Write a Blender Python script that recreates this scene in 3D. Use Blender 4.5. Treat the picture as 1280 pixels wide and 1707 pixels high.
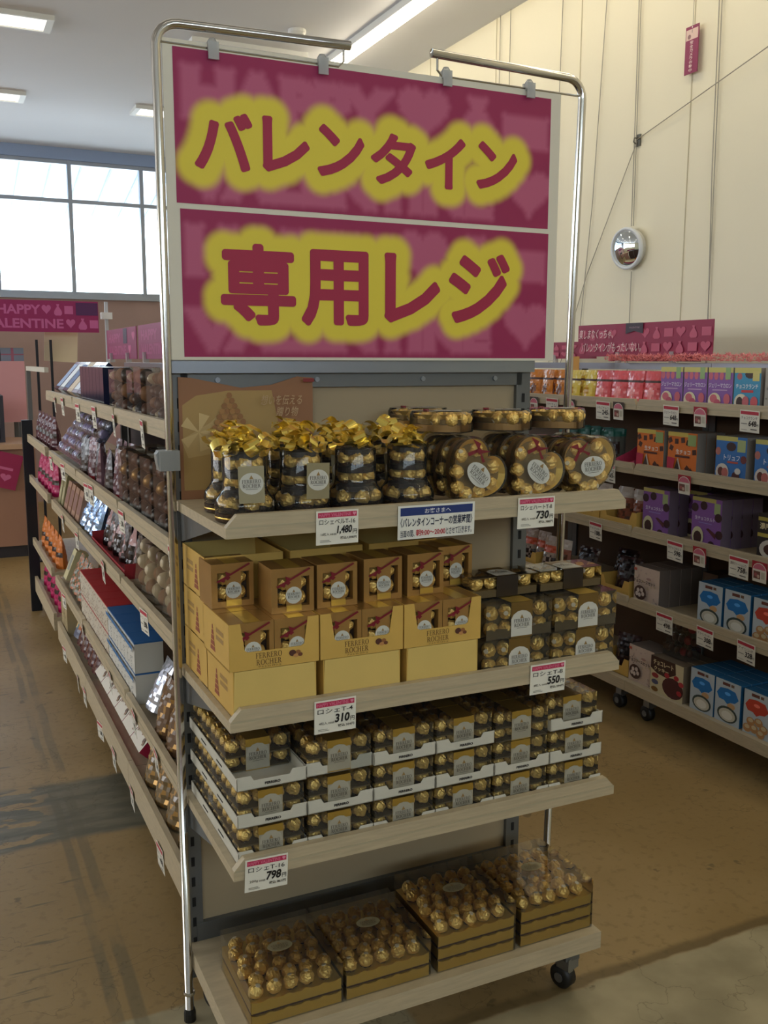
import bpy, bmesh, math, random
import numpy as np
from mathutils import Matrix, Vector

for o in list(bpy.data.objects):
    bpy.data.objects.remove(o)
scene = bpy.context.scene
COL = scene.collection
rnd = random.Random(7)
PI = math.pi

# ------------------------------------------------------------------ camera
cam_data = bpy.data.cameras.new('camera')
cam = bpy.data.objects.new('camera', cam_data)
COL.objects.link(cam)
CAM = Vector((-.467, -2.06, 1.512))
yaw, pitch, roll, FPX = .4408, .1563, .0025, 1600.1
F = Vector((math.sin(yaw) * math.cos(pitch), math.cos(yaw) * math.cos(pitch), -math.sin(pitch)))
R0 = Vector((math.cos(yaw), -math.sin(yaw), 0))
U0 = R0.cross(F)
Rv = R0 * math.cos(roll) + U0 * math.sin(roll)
Uv = U0 * math.cos(roll) - R0 * math.sin(roll)
m = Matrix.Identity(4)
for i in range(3):
    m[i][0], m[i][1], m[i][2], m[i][3] = Rv[i], Uv[i], -F[i], CAM[i]
cam.matrix_world = m
cam_data.sensor_fit = 'VERTICAL'
cam_data.sensor_height = 36.0
cam_data.lens = 36.0 * FPX / 1707.0
cam_data.clip_start = .05
cam_data.clip_end = 200
scene.camera = cam

# ------------------------------------------------------------------ light and exposure
LAMP = 1.6          # strength of the ceiling light diffusers
SKY = 7.0           # strength of the overcast sky outside the windows
scene.view_settings.view_transform = 'Standard'
scene.view_settings.look = 'None'
scene.view_settings.gamma = 1.0
scene.view_settings.use_curve_mapping = False
scene.view_settings.exposure = -0.15
world = bpy.data.worlds.new('overcast_sky')
scene.world = world
world.use_nodes = True
bg = world.node_tree.nodes['Background']
bg.inputs[0].default_value = (.97, .985, 1.0, 1)
bg.inputs[1].default_value = SKY
scene.cycles.transparent_max_bounces = 24
scene.cycles.max_bounces = 8


def portal(name, loc, rot, sx, sy):
    ld = bpy.data.lights.new(name, 'AREA')
    ld.shape = 'RECTANGLE'
    ld.size, ld.size_y = sx, sy
    ld.cycles.is_portal = True
    o = bpy.data.objects.new(name, ld)
    o.location, o.rotation_euler = loc, rot
    COL.objects.link(o)


ROOM_X0, ROOM_X1, ROOM_Y0, ROOM_Y1, ROOM_H = -7.0, 3.0, -6.0, 8.8, 3.69
portal('window_portal', (-2.1, ROOM_Y1 - .02, 2.87), (-PI / 2, 0, 0), 9.6, 1.4)
portal('unseen_front_window_portal', (-2.0, ROOM_Y0 + .02, 2.65), (PI / 2, 0, 0), 9.0, .9)  # out-of-view windows behind the camera, added for brightness
portal('unseen_side_window_portal', (ROOM_X0 + .02, 4.4, 2.3), (PI / 2, 0, -PI / 2), 8.0, 1.6)  # out-of-view side windows, added to brighten wall and ceiling


# ------------------------------------------------------------------ materials
def lin(c):
    out = []
    for v in c:
        v /= 255.0
        out.append(v / 12.92 if v <= .04045 else ((v + .055) / 1.055) ** 2.4)
    return tuple(out)


MATS = {}


def mat(name, rgb, rough=.5, metal=0.0, noise=None, bump=None, spec=.5, coat=0.0, stretch=None):
    """procedural surface: flat colour with optional noise (scale, amount) and bump (scale, strength)"""
    if name in MATS:
        return MATS[name]
    mt = bpy.data.materials.new(name)
    mt.use_nodes = True
    nt = mt.node_tree
    p = nt.nodes['Principled BSDF']
    c = lin(rgb)
    p.inputs['Base Color'].default_value = (*c, 1)
    p.inputs['Roughness'].default_value = rough
    p.inputs['Metallic'].default_value = metal
    p.inputs['Specular IOR Level'].default_value = spec
    p.inputs['Coat Weight'].default_value = coat
    tc = None
    if noise or bump:
        tc = nt.nodes.new('ShaderNodeTexCoord')
        src = tc.outputs['Object']
        if stretch:
            mp = nt.nodes.new('ShaderNodeMapping')
            mp.inputs['Scale'].default_value = stretch
            nt.links.new(src, mp.inputs['Vector'])
            src = mp.outputs['Vector']
    if noise:
        n = nt.nodes.new('ShaderNodeTexNoise')
        n.inputs['Scale'].default_value = noise[0]
        n.inputs['Detail'].default_value = 5
        nt.links.new(src, n.inputs['Vector'])
        r = nt.nodes.new('ShaderNodeValToRGB')
        a = noise[1]
        r.color_ramp.elements[0].position = .3
        r.color_ramp.elements[1].position = .7
        r.color_ramp.elements[0].color = (*[max(0, v * (1 - a)) for v in c], 1)
        r.color_ramp.elements[1].color = (*[min(1, v * (1 + a)) for v in c], 1)
        nt.links.new(n.outputs[0], r.inputs[0])
        nt.links.new(r.outputs[0], p.inputs['Base Color'])
    if bump:
        n2 = nt.nodes.new('ShaderNodeTexNoise')
        n2.inputs['Scale'].default_value = bump[0]
        n2.inputs['Detail'].default_value = 3
        nt.links.new(src, n2.inputs['Vector'])
        b = nt.nodes.new('ShaderNodeBump')
        b.inputs['Strength'].default_value = bump[1]
        b.inputs['Distance'].default_value = .004
        nt.links.new(n2.outputs[0], b.inputs['Height'])
        nt.links.new(b.outputs[0], p.inputs['Normal'])
    MATS[name] = mt
    return mt


def clear(name, tint=(250, 250, 250), haze=.03, rough=.06, ior=1.45, bump=None):
    """thin clear plastic or glass sheet: see-through with a fresnel gloss"""
    if name in MATS:
        return MATS[name]
    mt = bpy.data.materials.new(name)
    mt.use_nodes = True
    nt = mt.node_tree
    nt.nodes.clear()
    out = nt.nodes.new('ShaderNodeOutputMaterial')
    tr = nt.nodes.new('ShaderNodeBsdfTransparent')
    tr.inputs[0].default_value = (*lin(tint), 1)
    gl = nt.nodes.new('ShaderNodeBsdfGlossy')
    gl.inputs['Roughness'].default_value = rough
    df = nt.nodes.new('ShaderNodeBsdfDiffuse')
    df.inputs[0].default_value = (.8, .8, .8, 1)
    fr = nt.nodes.new('ShaderNodeFresnel')
    fr.inputs['IOR'].default_value = ior
    if bump:
        tc = nt.nodes.new('ShaderNodeTexCoord')
        n2 = nt.nodes.new('ShaderNodeTexNoise')
        n2.inputs['Scale'].default_value = bump[0]
        nt.links.new(tc.outputs['Object'], n2.inputs['Vector'])
        b = nt.nodes.new('ShaderNodeBump')
        b.inputs['Strength'].default_value = bump[1]
        b.inputs['Distance'].default_value = .01
        nt.links.new(n2.outputs[0], b.inputs['Height'])
        nt.links.new(b.outputs[0], gl.inputs['Normal'])
        nt.links.new(b.outputs[0], fr.inputs['Normal'])
    m1 = nt.nodes.new('ShaderNodeMixShader')
    m1.inputs[0].default_value = haze
    nt.links.new(tr.outputs[0], m1.inputs[1])
    nt.links.new(df.outputs[0], m1.inputs[2])
    m2 = nt.nodes.new('ShaderNodeMixShader')
    nt.links.new(fr.outputs[0], m2.inputs[0])
    nt.links.new(m1.outputs[0], m2.inputs[1])
    nt.links.new(gl.outputs[0], m2.inputs[2])
    nt.links.new(m2.outputs[0], out.inputs[0])
    MATS[name] = mt
    return mt


def emit(name, rgb, strength):
    if name in MATS:
        return MATS[name]
    mt = bpy.data.materials.new(name)
    mt.use_nodes = True
    p = mt.node_tree.nodes['Principled BSDF']
    p.inputs['Base Color'].default_value = (.9, .9, .9, 1)
    p.inputs['Emission Color'].default_value = (*lin(rgb), 1)
    p.inputs['Emission Strength'].default_value = strength
    MATS[name] = mt
    return mt


def ink(rgb, rough=.55):
    """flat printing ink, one material per colour"""
    return mat('ink_%02x%02x%02x' % tuple(int(v) for v in rgb), rgb, rough)


# ------------------------------------------------------------------ mesh building
class MB:
    def __init__(s):
        s.v, s.f, s.mi, s.mats = [], [], [], []

    def slot(s, mt):
        if mt not in s.mats:
            s.mats.append(mt)
        return s.mats.index(mt)

    def add(s, verts, faces, mt, M=None):
        b = len(s.v)
        k = s.slot(mt)
        if M is not None:
            verts = [tuple(M @ Vector(v)) for v in verts]
        s.v += [tuple(v) for v in verts]
        for f in faces:
            s.f.append([b + i for i in f])
            s.mi.append(k)
        return s

    def box(s, x0, x1, y0, y1, z0, z1, mt, M=None, top_inset=0):
        t = top_inset
        vs = [(x0, y0, z0), (x1, y0, z0), (x1, y1, z0), (x0, y1, z0),
              (x0 + t, y0 + t, z1), (x1 - t, y0 + t, z1), (x1 - t, y1 - t, z1), (x0 + t, y1 - t, z1)]
        fs = [(0, 3, 2, 1), (4, 5, 6, 7), (0, 1, 5, 4), (1, 2, 6, 5), (2, 3, 7, 6), (3, 0, 4, 7)]
        return s.add(vs, fs, mt, M)

    def prism(s, poly, y0, y1, mt, M=None, mt2=None):
        """polygon in XZ extruded along Y"""
        n = len(poly)
        vs = [(x, y0, z) for x, z in poly] + [(x, y1, z) for x, z in poly]
        s.add(vs, [[(i + 1) % n, i, n + i, n + (i + 1) % n] for i in range(n)], mt, M)
        s.add([(x, y0, z) for x, z in poly], [list(range(n))], mt2 or mt, M)
        s.add([(x, y1, z) for x, z in poly], [list(range(n))[::-1]], mt2 or mt, M)
        return s

    def quad(s, a, b, c, d, mt):
        return s.add([a, b, c, d], [(0, 1, 2, 3)], mt)

    def lathe(s, prof, n, mt, M=None, cap=True):
        vs, fs = [], []
        for r, z in prof:
            for k in range(n):
                a = 2 * PI * k / n
                vs.append((r * math.cos(a), r * math.sin(a), z))
        for j in range(len(prof) - 1):
            for k in range(n):
                k2 = (k + 1) % n
                fs.append((j * n + k, j * n + k2, (j + 1) * n + k2, (j + 1) * n + k))
        if cap:
            fs.append(tuple(range(n))[::-1])
            fs.append(tuple((len(prof) - 1) * n + k for k in range(n)))
        return s.add(vs, fs, mt, M)

    def tube(s, path, r, mt, n=8, M=None, cap=True):
        pts = [Vector(p) for p in path]
        vs, fs = [], []
        up = None
        for i, p in enumerate(pts):
            t = (pts[min(i + 1, len(pts) - 1)] - pts[max(i - 1, 0)]).normalized()
            if up is None:
                up = Vector((0, 0, 1)) if abs(t.z) < .9 else Vector((1, 0, 0))
            a = t.cross(up).normalized()
            b = a.cross(t).normalized()
            up = b
            rr = r[i] if isinstance(r, (list, tuple)) else r
            for k in range(n):
                q = p + a * (rr * math.cos(2 * PI * k / n)) + b * (rr * math.sin(2 * PI * k / n))
                vs.append(tuple(q))
        for i in range(len(pts) - 1):
            for k in range(n):
                k2 = (k + 1) % n
                fs.append((i * n + k, i * n + k2, (i + 1) * n + k2, (i + 1) * n + k))
        if cap:
            fs.append(tuple(range(n)))
            fs.append(tuple((len(pts) - 1) * n + k for k in range(n))[::-1])
        return s.add(vs, fs, mt, M)

    def mesh(s, name, smooth=False):
        me = bpy.data.meshes.new(name)
        me.from_pydata(s.v, [], s.f)
        for mt in s.mats:
            me.materials.append(mt)
        me.polygons.foreach_set('material_index', s.mi)
        if smooth:
            me.polygons.foreach_set('use_smooth', [True] * len(me.polygons))
        me.update()
        return me


CH = {}


def ob(name, me, parent=None, loc=(0, 0, 0), rot=(0, 0, 0), scale=(1, 1, 1)):
    if isinstance(me, MB):
        me = me.mesh(name)
    o = bpy.data.objects.new(name, me)
    o.location, o.rotation_euler, o.scale = loc, rot, scale
    COL.objects.link(o)
    if parent is not None:
        o.parent = parent
        CH.setdefault(parent.name, []).append(o)
    return o


def tag(o, label, cat, group=None):
    o['label'] = label
    o['category'] = cat
    if group:
        o['group'] = group
    return o


def struct(name, me, loc=(0, 0, 0)):
    o = ob(name, me, None, loc)
    o['kind'] = 'structure'
    return o


def thing(name, label, cat, loc=(0, 0, 0), rz=0.0, group=None, rot=None):
    o = bpy.data.objects.new(name, None)
    o.empty_display_size = .02
    o.location = loc
    o.rotation_euler = rot or (0, 0, rz)
    COL.objects.link(o)
    return tag(o, label, cat, group)


def dup(root, loc, rz=0.0, label=None, group=None, rot=None):
    """copy of a thing with its parts and their sub-parts, sharing mesh data"""
    def cp(o, parent):
        c = o.copy()
        COL.objects.link(c)
        if parent is not None:
            c.parent = parent
            CH.setdefault(parent.name, []).append(c)
        for ch in CH.get(o.name, []):
            cp(ch, c)
        return c
    r = cp(root, None)
    r.location = loc
    r.rotation_euler = rot or (0, 0, rz)
    if label:
        r['label'] = label
    if group:
        r['group'] = group
    return r


class Proto:
    """first use places the prototype itself, later uses copy it"""
    def __init__(s, root):
        s.root, s.used = root, False

    def at(s, loc, rz, label, group=None, rot=None):
        if not s.used:
            s.used = True
            o = s.root
            o.location = loc
            o.rotation_euler = rot or (0, 0, rz)
            o['label'] = label
            if group:
                o['group'] = group
            return o
        return dup(s.root, loc, rz, label, group, rot)


ORD = ['first', 'second', 'third', 'fourth', 'fifth', 'sixth', 'seventh', 'eighth', 'ninth', 'tenth', 'eleventh', 'twelfth']


# ------------------------------------------------------------------ flat print: shapes and lettering
TXT = {}


def text_mesh(s, bold=0.0):
    key = (s, bold)
    if key not in TXT:
        c = bpy.data.curves.new('lettering', 'FONT')
        c.body, c.size, c.resolution_u, c.offset, c.fill_mode = s, 1.0, 3, bold, 'FRONT'
        o = bpy.data.objects.new('lettering', c)
        me = o.to_mesh()
        vs = [(v.co.x, v.co.y) for v in me.vertices]
        fs = [list(p.vertices) for p in me.polygons]
        o.to_mesh_clear()
        bpy.data.objects.remove(o)
        bpy.data.curves.remove(c)
        TXT[key] = (vs, fs)
    return TXT[key]


def arc(cx, cy, rx, ry, a0, a1, n):
    return [(cx + rx * math.cos(math.radians(a0 + (a1 - a0) * i / n)), cy + ry * math.sin(math.radians(a0 + (a1 - a0) * i / n))) for i in range(n + 1)]


def rc(x0, y0, x1, y1):
    return [(x0, y0), (x1, y0), (x1, y1), (x0, y1)]


def ring(cx, cy, rx, ry, ix, iy, a0, a1, n):
    o, i = arc(cx, cy, rx, ry, a0, a1, n), arc(cx, cy, ix, iy, a0, a1, n)
    return [[o[k], o[k + 1], i[k + 1], i[k]] for k in range(n)]


SERIF = {
    'F': (.68, [rc(.1, 0, .25, 1), rc(0, 0, .36, .05), rc(0, .94, .62, 1), rc(.56, .76, .62, 1), rc(.25, .5, .5, .56), rc(.45, .4, .5, .66)]),
    'E': (.72, [rc(.1, 0, .25, 1), rc(0, 0, .66, .06), rc(.6, 0, .66, .24), rc(0, .94, .62, 1), rc(.56, .76, .62, 1), rc(.25, .5, .5, .56), rc(.45, .4, .5, .66)]),
    'R': (.86, [rc(.1, 0, .25, 1), rc(0, 0, .36, .05), rc(0, .94, .4, 1), rc(.25, .47, .42, .53), [(.36, .5), (.5, .5), (.8, 0), (.62, 0)], rc(.62, 0, .88, .05)] + ring(.38, .735, .27, .265, .12, .2, -90, 90, 6)),
    'O': (.94, ring(.46, .5, .45, .54, .29, .48, 0, 360, 16)),
    'C': (.86, ring(.46, .5, .45, .54, .29, .48, 45, 315, 12) + [rc(.74, .66, .8, .98), rc(.74, .04, .8, .3)]),
    'H': (1.0, [rc(.1, 0, .25, 1), rc(0, 0, .36, .05), rc(0, .95, .36, 1), rc(.68, 0, .83, 1), rc(.58, 0, .94, .05), rc(.58, .95, .94, 1), rc(.25, .47, .68, .54)]),
}


def heart_pts(w, h, n=24):
    raw = []
    for i in range(n):
        t = 2 * PI * i / n
        x = 16 * math.sin(t) ** 3
        y = 13 * math.cos(t) - 5 * math.cos(2 * t) - 2 * math.cos(3 * t) - math.cos(4 * t)
        raw.append((x / 32.0, (y + 2.5) / 29.0))
    return [(x * w, y * h) for x, y in raw]


def bag_pts(w, h):
    return [(x * w, y * h) for x, y in [(-.32, -.5), (.32, -.5), (.5, -.36), (.48, -.12), (.2, .2), (.1, .28), (.2, .5), (-.2, .5), (-.1, .28), (-.2, .2), (-.48, -.12), (-.5, -.36)]]


class Art:
    """printed artwork in the XZ plane facing -Y; u to the right, v up, each layer a hair in front of the last"""
    STEP = .00025

    def __init__(s, mb=None, y=0.0):
        s.mb = mb or MB()
        s.y = y

    def _y(s):
        s.y -= s.STEP
        return s.y

    def poly(s, pts, rgb, mt=None):
        y = s._y()
        s.mb.add([(u, y, v) for u, v in pts], [list(range(len(pts)))], mt or ink(rgb))
        return s

    def rect(s, u0, v0, u1, v1, rgb, mt=None):
        return s.poly(rc(u0, v0, u1, v1), rgb, mt)

    def ell(s, cu, cv, ru, rv, rgb, n=16, mt=None):
        return s.poly([(cu + ru * math.cos(2 * PI * i / n), cv + rv * math.sin(2 * PI * i / n)) for i in range(n)], rgb, mt)

    def heart(s, cu, cv, w, h, rgb):
        return s.poly([(cu + x, cv + y) for x, y in heart_pts(w, h)], rgb)

    def bag(s, cu, cv, w, h, rgb):
        return s.poly([(cu + x, cv + y) for x, y in bag_pts(w, h)], rgb)

    def text(s, body, u0, u1, v0, v1, rgb, bold=0.0, slant=0.0):
        """lettering stretched into the given rectangle"""
        vs, fs = text_mesh(body, bold)
        xs, ys = [p[0] for p in vs], [p[1] for p in vs]
        ax, bx, ay, by = min(xs), max(xs), min(ys), max(ys)
        y = s._y()
        kx, ky = (u1 - u0) / (bx - ax), (v1 - v0) / (by - ay)
        s.mb.add([(u0 + (p[0] - ax) * kx + slant * (p[1] - ay) * ky, y, v0 + (p[1] - ay) * ky) for p in vs], fs, ink(rgb))
        return s

    def serif(s, body, cu, cv, w, h, rgb):
        tot = sum(SERIF[c][0] + .06 for c in body) - .06
        x = cu - w / 2
        k = w / tot
        y = s._y()
        for c in body:
            adv, polys = SERIF[c]
            for p in polys:
                s.mb.add([(x + a * k, y, cv - h / 2 + b * h) for a, b in p], [list(range(len(p)))], ink(rgb))
            x += (adv + .06) * k
        return s

    def logo(s, cu, cv, w, back=(205, 203, 190), text=(58, 50, 38), ellipse=True):
        """pale oval with a small pyramid and two lines of serif capitals, w wide"""
        if ellipse:
            s.ell(cu, cv, w * .5, w * .36, back, 20)
        h = w * .15
        s.poly([(cu - w * .09, cv + w * .19), (cu + w * .09, cv + w * .19), (cu, cv + w * .36)], (150, 120, 70))
        s.serif('FERRERO', cu, cv + h * .62, w * .8, h, text)
        s.serif('ROCHER', cu, cv - h * .62, w * .76, h, text)
        s.rect(cu - w * .25, cv - w * .235, cu + w * .25, cv - w * .222, text)
        return s

    def part(s, name, parent, loc=(0, 0, 0), rot=(0, 0, 0)):
        return ob(name, s.mb.mesh(name), parent, loc, rot)

# ================================================================== the room
def floor_material():
    mt = bpy.data.materials.new('worn_painted_concrete')
    mt.use_nodes = True
    nt = mt.node_tree
    L = nt.links.new
    N = nt.nodes.new
    p = nt.nodes['Principled BSDF']
    p.inputs['Roughness'].default_value = .42
    p.inputs['Specular IOR Level'].default_value = .35
    tc = N('ShaderNodeTexCoord')
    sep = N('ShaderNodeSeparateXYZ')
    L(tc.outputs['Object'], sep.inputs[0])

    def noise(scale, detail=4, stretch=None):
        n = N('ShaderNodeTexNoise')
        n.inputs['Scale'].default_value = scale
        n.inputs['Detail'].default_value = detail
        if stretch:
            mp = N('ShaderNodeMapping')
            mp.inputs['Scale'].default_value = stretch
            L(tc.outputs['Object'], mp.inputs[0])
            L(mp.outputs[0], n.inputs['Vector'])
        else:
            L(tc.outputs['Object'], n.inputs['Vector'])
        return n.outputs[0]

    def mth(op, a, b=None, c=None):
        n = N('ShaderNodeMath')
        n.operation = op
        for i, v in enumerate((a, b, c)):
            if v is None:
                continue
            if isinstance(v, (int, float)):
                n.inputs[i].default_value = v
            else:
                L(v, n.inputs[i])
        return n.outputs[0]

    def smooth(v, a, b):
        n = N('ShaderNodeMapRange')
        n.interpolation_type = 'SMOOTHSTEP'
        n.inputs[1].default_value, n.inputs[2].default_value = a, b
        L(v, n.inputs[0])
        return n.outputs[0]

    def mix(fac, c1, c2):
        n = N('ShaderNodeMix')
        n.data_type = 'RGBA'
        if isinstance(fac, (int, float)):
            n.inputs[0].default_value = fac
        else:
            L(fac, n.inputs[0])
        for sck, c in ((n.inputs[6], c1), (n.inputs[7], c2)):
            if isinstance(c, tuple):
                sck.default_value = (*lin(c), 1)
            else:
                L(c, sck)
        return n.outputs[2]
    X, Y = sep.outputs[0], sep.outputs[1]
    wob = mth('MULTIPLY', mth('SUBTRACT', noise(3.2, 6), .5), .11)
    Yw = mth('ADD', Y, wob)
    tan_c = mix(smooth(noise(1.3, 5), .35, .7), (146, 120, 76), (164, 138, 94))
    tan_c = mix(mth('MULTIPLY', smooth(noise(38, 6), .52, .68), .35), tan_c, (116, 94, 58))
    # strip where the paint has worn down to grey concrete, with islands of paint left
    band = mth('MULTIPLY', smooth(Yw, .93, .97), mth('SUBTRACT', 1.0, smooth(Yw, 1.37, 1.43)))
    band = mth('MULTIPLY', band, mth('SUBTRACT', 1.0, smooth(X, .7, .9)))
    isl = mth('MULTIPLY', smooth(noise(7, 3, (1, 2.2, 1)), .53, .57), mth('SUBTRACT', 1.0, smooth(X, -.26, -.14)))
    band = mth('MULTIPLY', band, mth('SUBTRACT', 1.0, isl))
    grey = mix(smooth(noise(6, 6, (1, 4, 1)), .35, .65), (92, 88, 72), (116, 110, 90))
    c = mix(band, tan_c, grey)
    # pale bare concrete in front of the display rack
    edge = mth('ADD', mth('MULTIPLY', mth('SUBTRACT', noise(11, 6), .5), .03), Y)
    near = mth('SUBTRACT', 1.0, smooth(edge, -.34, -.322))
    left = mth('MULTIPLY', mth('SUBTRACT', 1.0, smooth(edge, .005, .02)), mth('SUBTRACT', 1.0, smooth(X, .45, .47)))
    near = mth('MAXIMUM', near, left)
    conc = mix(smooth(noise(4, 6), .35, .68), (148, 136, 106), (176, 163, 130))
    c = mix(near, c, conc)
    jl = mth('MULTIPLY', smooth(edge, -.335, -.325), mth('SUBTRACT', 1.0, smooth(edge, -.31, -.285)))
    c = mix(mth('MULTIPLY', mth('MULTIPLY', jl, smooth(X, .3, .5)), .6), c, (84, 70, 44))
    # two cart tracks running along the rack and scuffs across them
    Xw = mth('ADD', X, mth('MULTIPLY', mth('SUBTRACT', noise(2, 4), .5), .03))
    for a, b in ((-.172, -.152), (-.125, -.1)):
        tr = mth('MULTIPLY', smooth(Xw, a - .008, a), mth('SUBTRACT', 1.0, smooth(Xw, b, b + .008)))
        tr = mth('MULTIPLY', mth('MULTIPLY', tr, smooth(noise(9, 4, (1, .35, 1)), .36, .56)), .55)
        c = mix(tr, c, (96, 90, 68))
    sc = smooth(noise(9, 7, (.5, 5, 1)), .6, .68)
    sc = mth('MULTIPLY', mth('MULTIPLY', sc, mth('SUBTRACT', 1.0, smooth(X, -.2, -.12))), .7)
    c = mix(sc, c, (92, 84, 60))
    # fine cracks
    vo = N('ShaderNodeTexVoronoi')
    vo.feature = 'DISTANCE_TO_EDGE'
    vo.inputs['Scale'].default_value = 1.1
    mx = N('ShaderNodeVectorMath')
    mx.operation = 'ADD'
    nn = N('ShaderNodeTexNoise')
    nn.inputs['Scale'].default_value = 5
    nn.inputs['Detail'].default_value = 6
    L(tc.outputs['Object'], nn.inputs['Vector'])
    L(tc.outputs['Object'], mx.inputs[0])
    L(nn.outputs[1], mx.inputs[1])
    L(mx.outputs[0], vo.inputs['Vector'])
    cr = mth('MULTIPLY', mth('SUBTRACT', 1.0, smooth(vo.outputs[0], .0, .007)), .4)
    c = mix(cr, c, (70, 58, 36))
    c = mix(mth('MULTIPLY', smooth(noise(13, 5), .66, .72), .6), c, (80, 68, 44))
    L(c, p.inputs['Base Color'])
    bp = N('ShaderNodeBump')
    bp.inputs['Strength'].default_value = .15
    bp.inputs['Distance'].default_value = .003
    L(noise(60, 4), bp.inputs['Height'])
    L(bp.outputs[0], p.inputs['Normal'])
    return mt


X0, X1, Y0, Y1, H = ROOM_X0, ROOM_X1, ROOM_Y0, ROOM_Y1, ROOM_H
M_ceil = mat('painted_ceiling_board', (220, 222, 228), .8, noise=(.6, .03))
M_wall = mat('cream_wall_board', (238, 231, 206), .75, noise=(.8, .03))
M_brown = mat('brown_wall_panel', (164, 136, 126), .6, noise=(2, .08))
M_alu = mat('window_aluminium', (150, 156, 166), .35, .6)
M_header = mat('header_panel_flare_blue', (146, 164, 196), .6)  # blue tint of lens flare put into the panel colour
M_glass = clear('window_glass', (238, 246, 250), .015, .02, 1.35)

struct('floor', MB().box(X0, X1, Y0, Y1, -.1, 0, floor_material()))
struct('ceiling', MB().box(X0, X1, Y0, Y1, H, H + .1, M_ceil))
wr = struct('wall_right', MB().box(X1, X1 + .1, Y0, Y1, 0, H, M_wall))
for k in range(16):   # board joints down the wall
    y = Y0 + .5 + k * .91
    ob('wall_joint', MB().box(X1 - .004, X1, y - .002, y + .002, 0, H, mat('wall_joint_strip', (205, 196, 168), .7)), wr)
wl_ = MB().box(X0 - .1, X0, Y0, Y1, 0, 1.5, M_wall).box(X0 - .1, X0, Y0, Y1, 3.1, H, M_wall).box(X0 - .1, X0, Y0, .4, 1.5, 3.1, M_wall).box(X0 - .1, X0, 8.4, Y1, 1.5, 3.1, M_wall)  # unseen wall; its window openings are added for their light
for k in range(7):
    wl_.box(X0 - .1, X0, .4 + k * 1.333 - .05, .4 + k * 1.333 + .05, 1.5, 3.1, M_wall)
struct('wall_left', wl_)
struct('wall_far_lower', MB().box(X0, X1, Y1, Y1 + .12, 0, 2.18, M_brown))
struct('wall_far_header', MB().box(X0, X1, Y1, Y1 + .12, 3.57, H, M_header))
struct('trim_1', MB().box(X0, X1, Y1 - .05, Y1, 2.15, 2.2, M_alu))
wj = .745
nwin = 0
for k in range(13):
    xa = 2.503 - (k + 1) * wj
    if xa < X0:
        break
    nwin += 1
    w = thing('window_%d' % nwin, 'tall clear window pane', 'window')
    del w['label'], w['category']
    w['kind'] = 'structure'
    w.location = (xa, Y1 + .05, 2.18)
    fr = MB()
    fr.box(-.02, .02, -.04, .04, 0, 1.39, M_alu)
    fr.box(.02, wj - .02, -.03, .03, 0, .05, M_alu)
    fr.box(.02, wj - .02, -.03, .03, .96, 1.0, M_alu)
    fr.box(.02, wj - .02, -.03, .03, 1.35, 1.39, M_alu)
    ob('window_frame', fr, w)
    ob('pane', MB().box(.02, wj - .02, -.004, .004, .05, .96, M_glass), w)
    ob('transom_pane', MB().box(.02, wj - .02, -.004, .004, 1.0, 1.35, M_glass), w)
struct('wall_far_end', MB().box(2.48, X1, Y1, Y1 + .12, 2.18, 3.57, M_brown))
# entrance side behind the camera: unseen glazing, added and sized for brightness
struct('wall_front_lower', MB().box(X0, X1, Y0 - .1, Y0, 0, 2.2, M_brown))
struct('wall_front_header', MB().box(X0, X1, Y0 - .1, Y0, 3.1, H, M_wall))
struct('wall_front_end', MB().box(2.5, X1, Y0 - .1, Y0, 2.2, 3.1, M_wall))
for k in range(7):
    xa = -6.5 + k * 1.5
    struct('window_%d' % (nwin + 1 + k), MB().box(xa - .04, xa + .04, Y0 - .08, Y0, 2.2, 3.1, M_alu).box(xa + .04, xa + 1.46, Y0 - .05, Y0 - .04, 2.2, 3.1, M_glass) if k < 6 else MB().box(xa - .04, xa + .04, Y0 - .08, Y0, 2.2, 3.1, M_alu))
struct('wall_front_corner', MB().box(X0, -6.54, Y0 - .1, Y0, 2.2, 3.1, M_wall))

# corrugated canopy outside the far windows
M_can = mat('canopy_sheet', (190, 200, 212), .5, .2)
cn = thing('window_canopy', 'ribbed metal canopy outside the far windows', 'canopy', (0, Y1 + .2, 3.72))
sl = MB()
sl.add([(-8, 0, 0), (4, 0, 0), (4, 1.9, -.42), (-8, 1.9, -.42)], [(0, 1, 2, 3)], M_can)
ob('canopy_sheet', sl, cn)
ribm = MB().add([(-.04, 0, -.07), (.04, 0, -.07), (.04, 1.9, -.49), (-.04, 1.9, -.49), (-.04, 0, -.01), (.04, 0, -.01), (.04, 1.9, -.43), (-.04, 1.9, -.43)],
                [(0, 1, 2, 3), (4, 7, 6, 5), (0, 4, 5, 1), (1, 5, 6, 2), (2, 6, 7, 3), (3, 7, 4, 0)], M_can).mesh('canopy_rib')
for k in range(36):
    ob('canopy_rib', ribm, cn, (-7.7 + k * .32, 0, 0))

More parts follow.
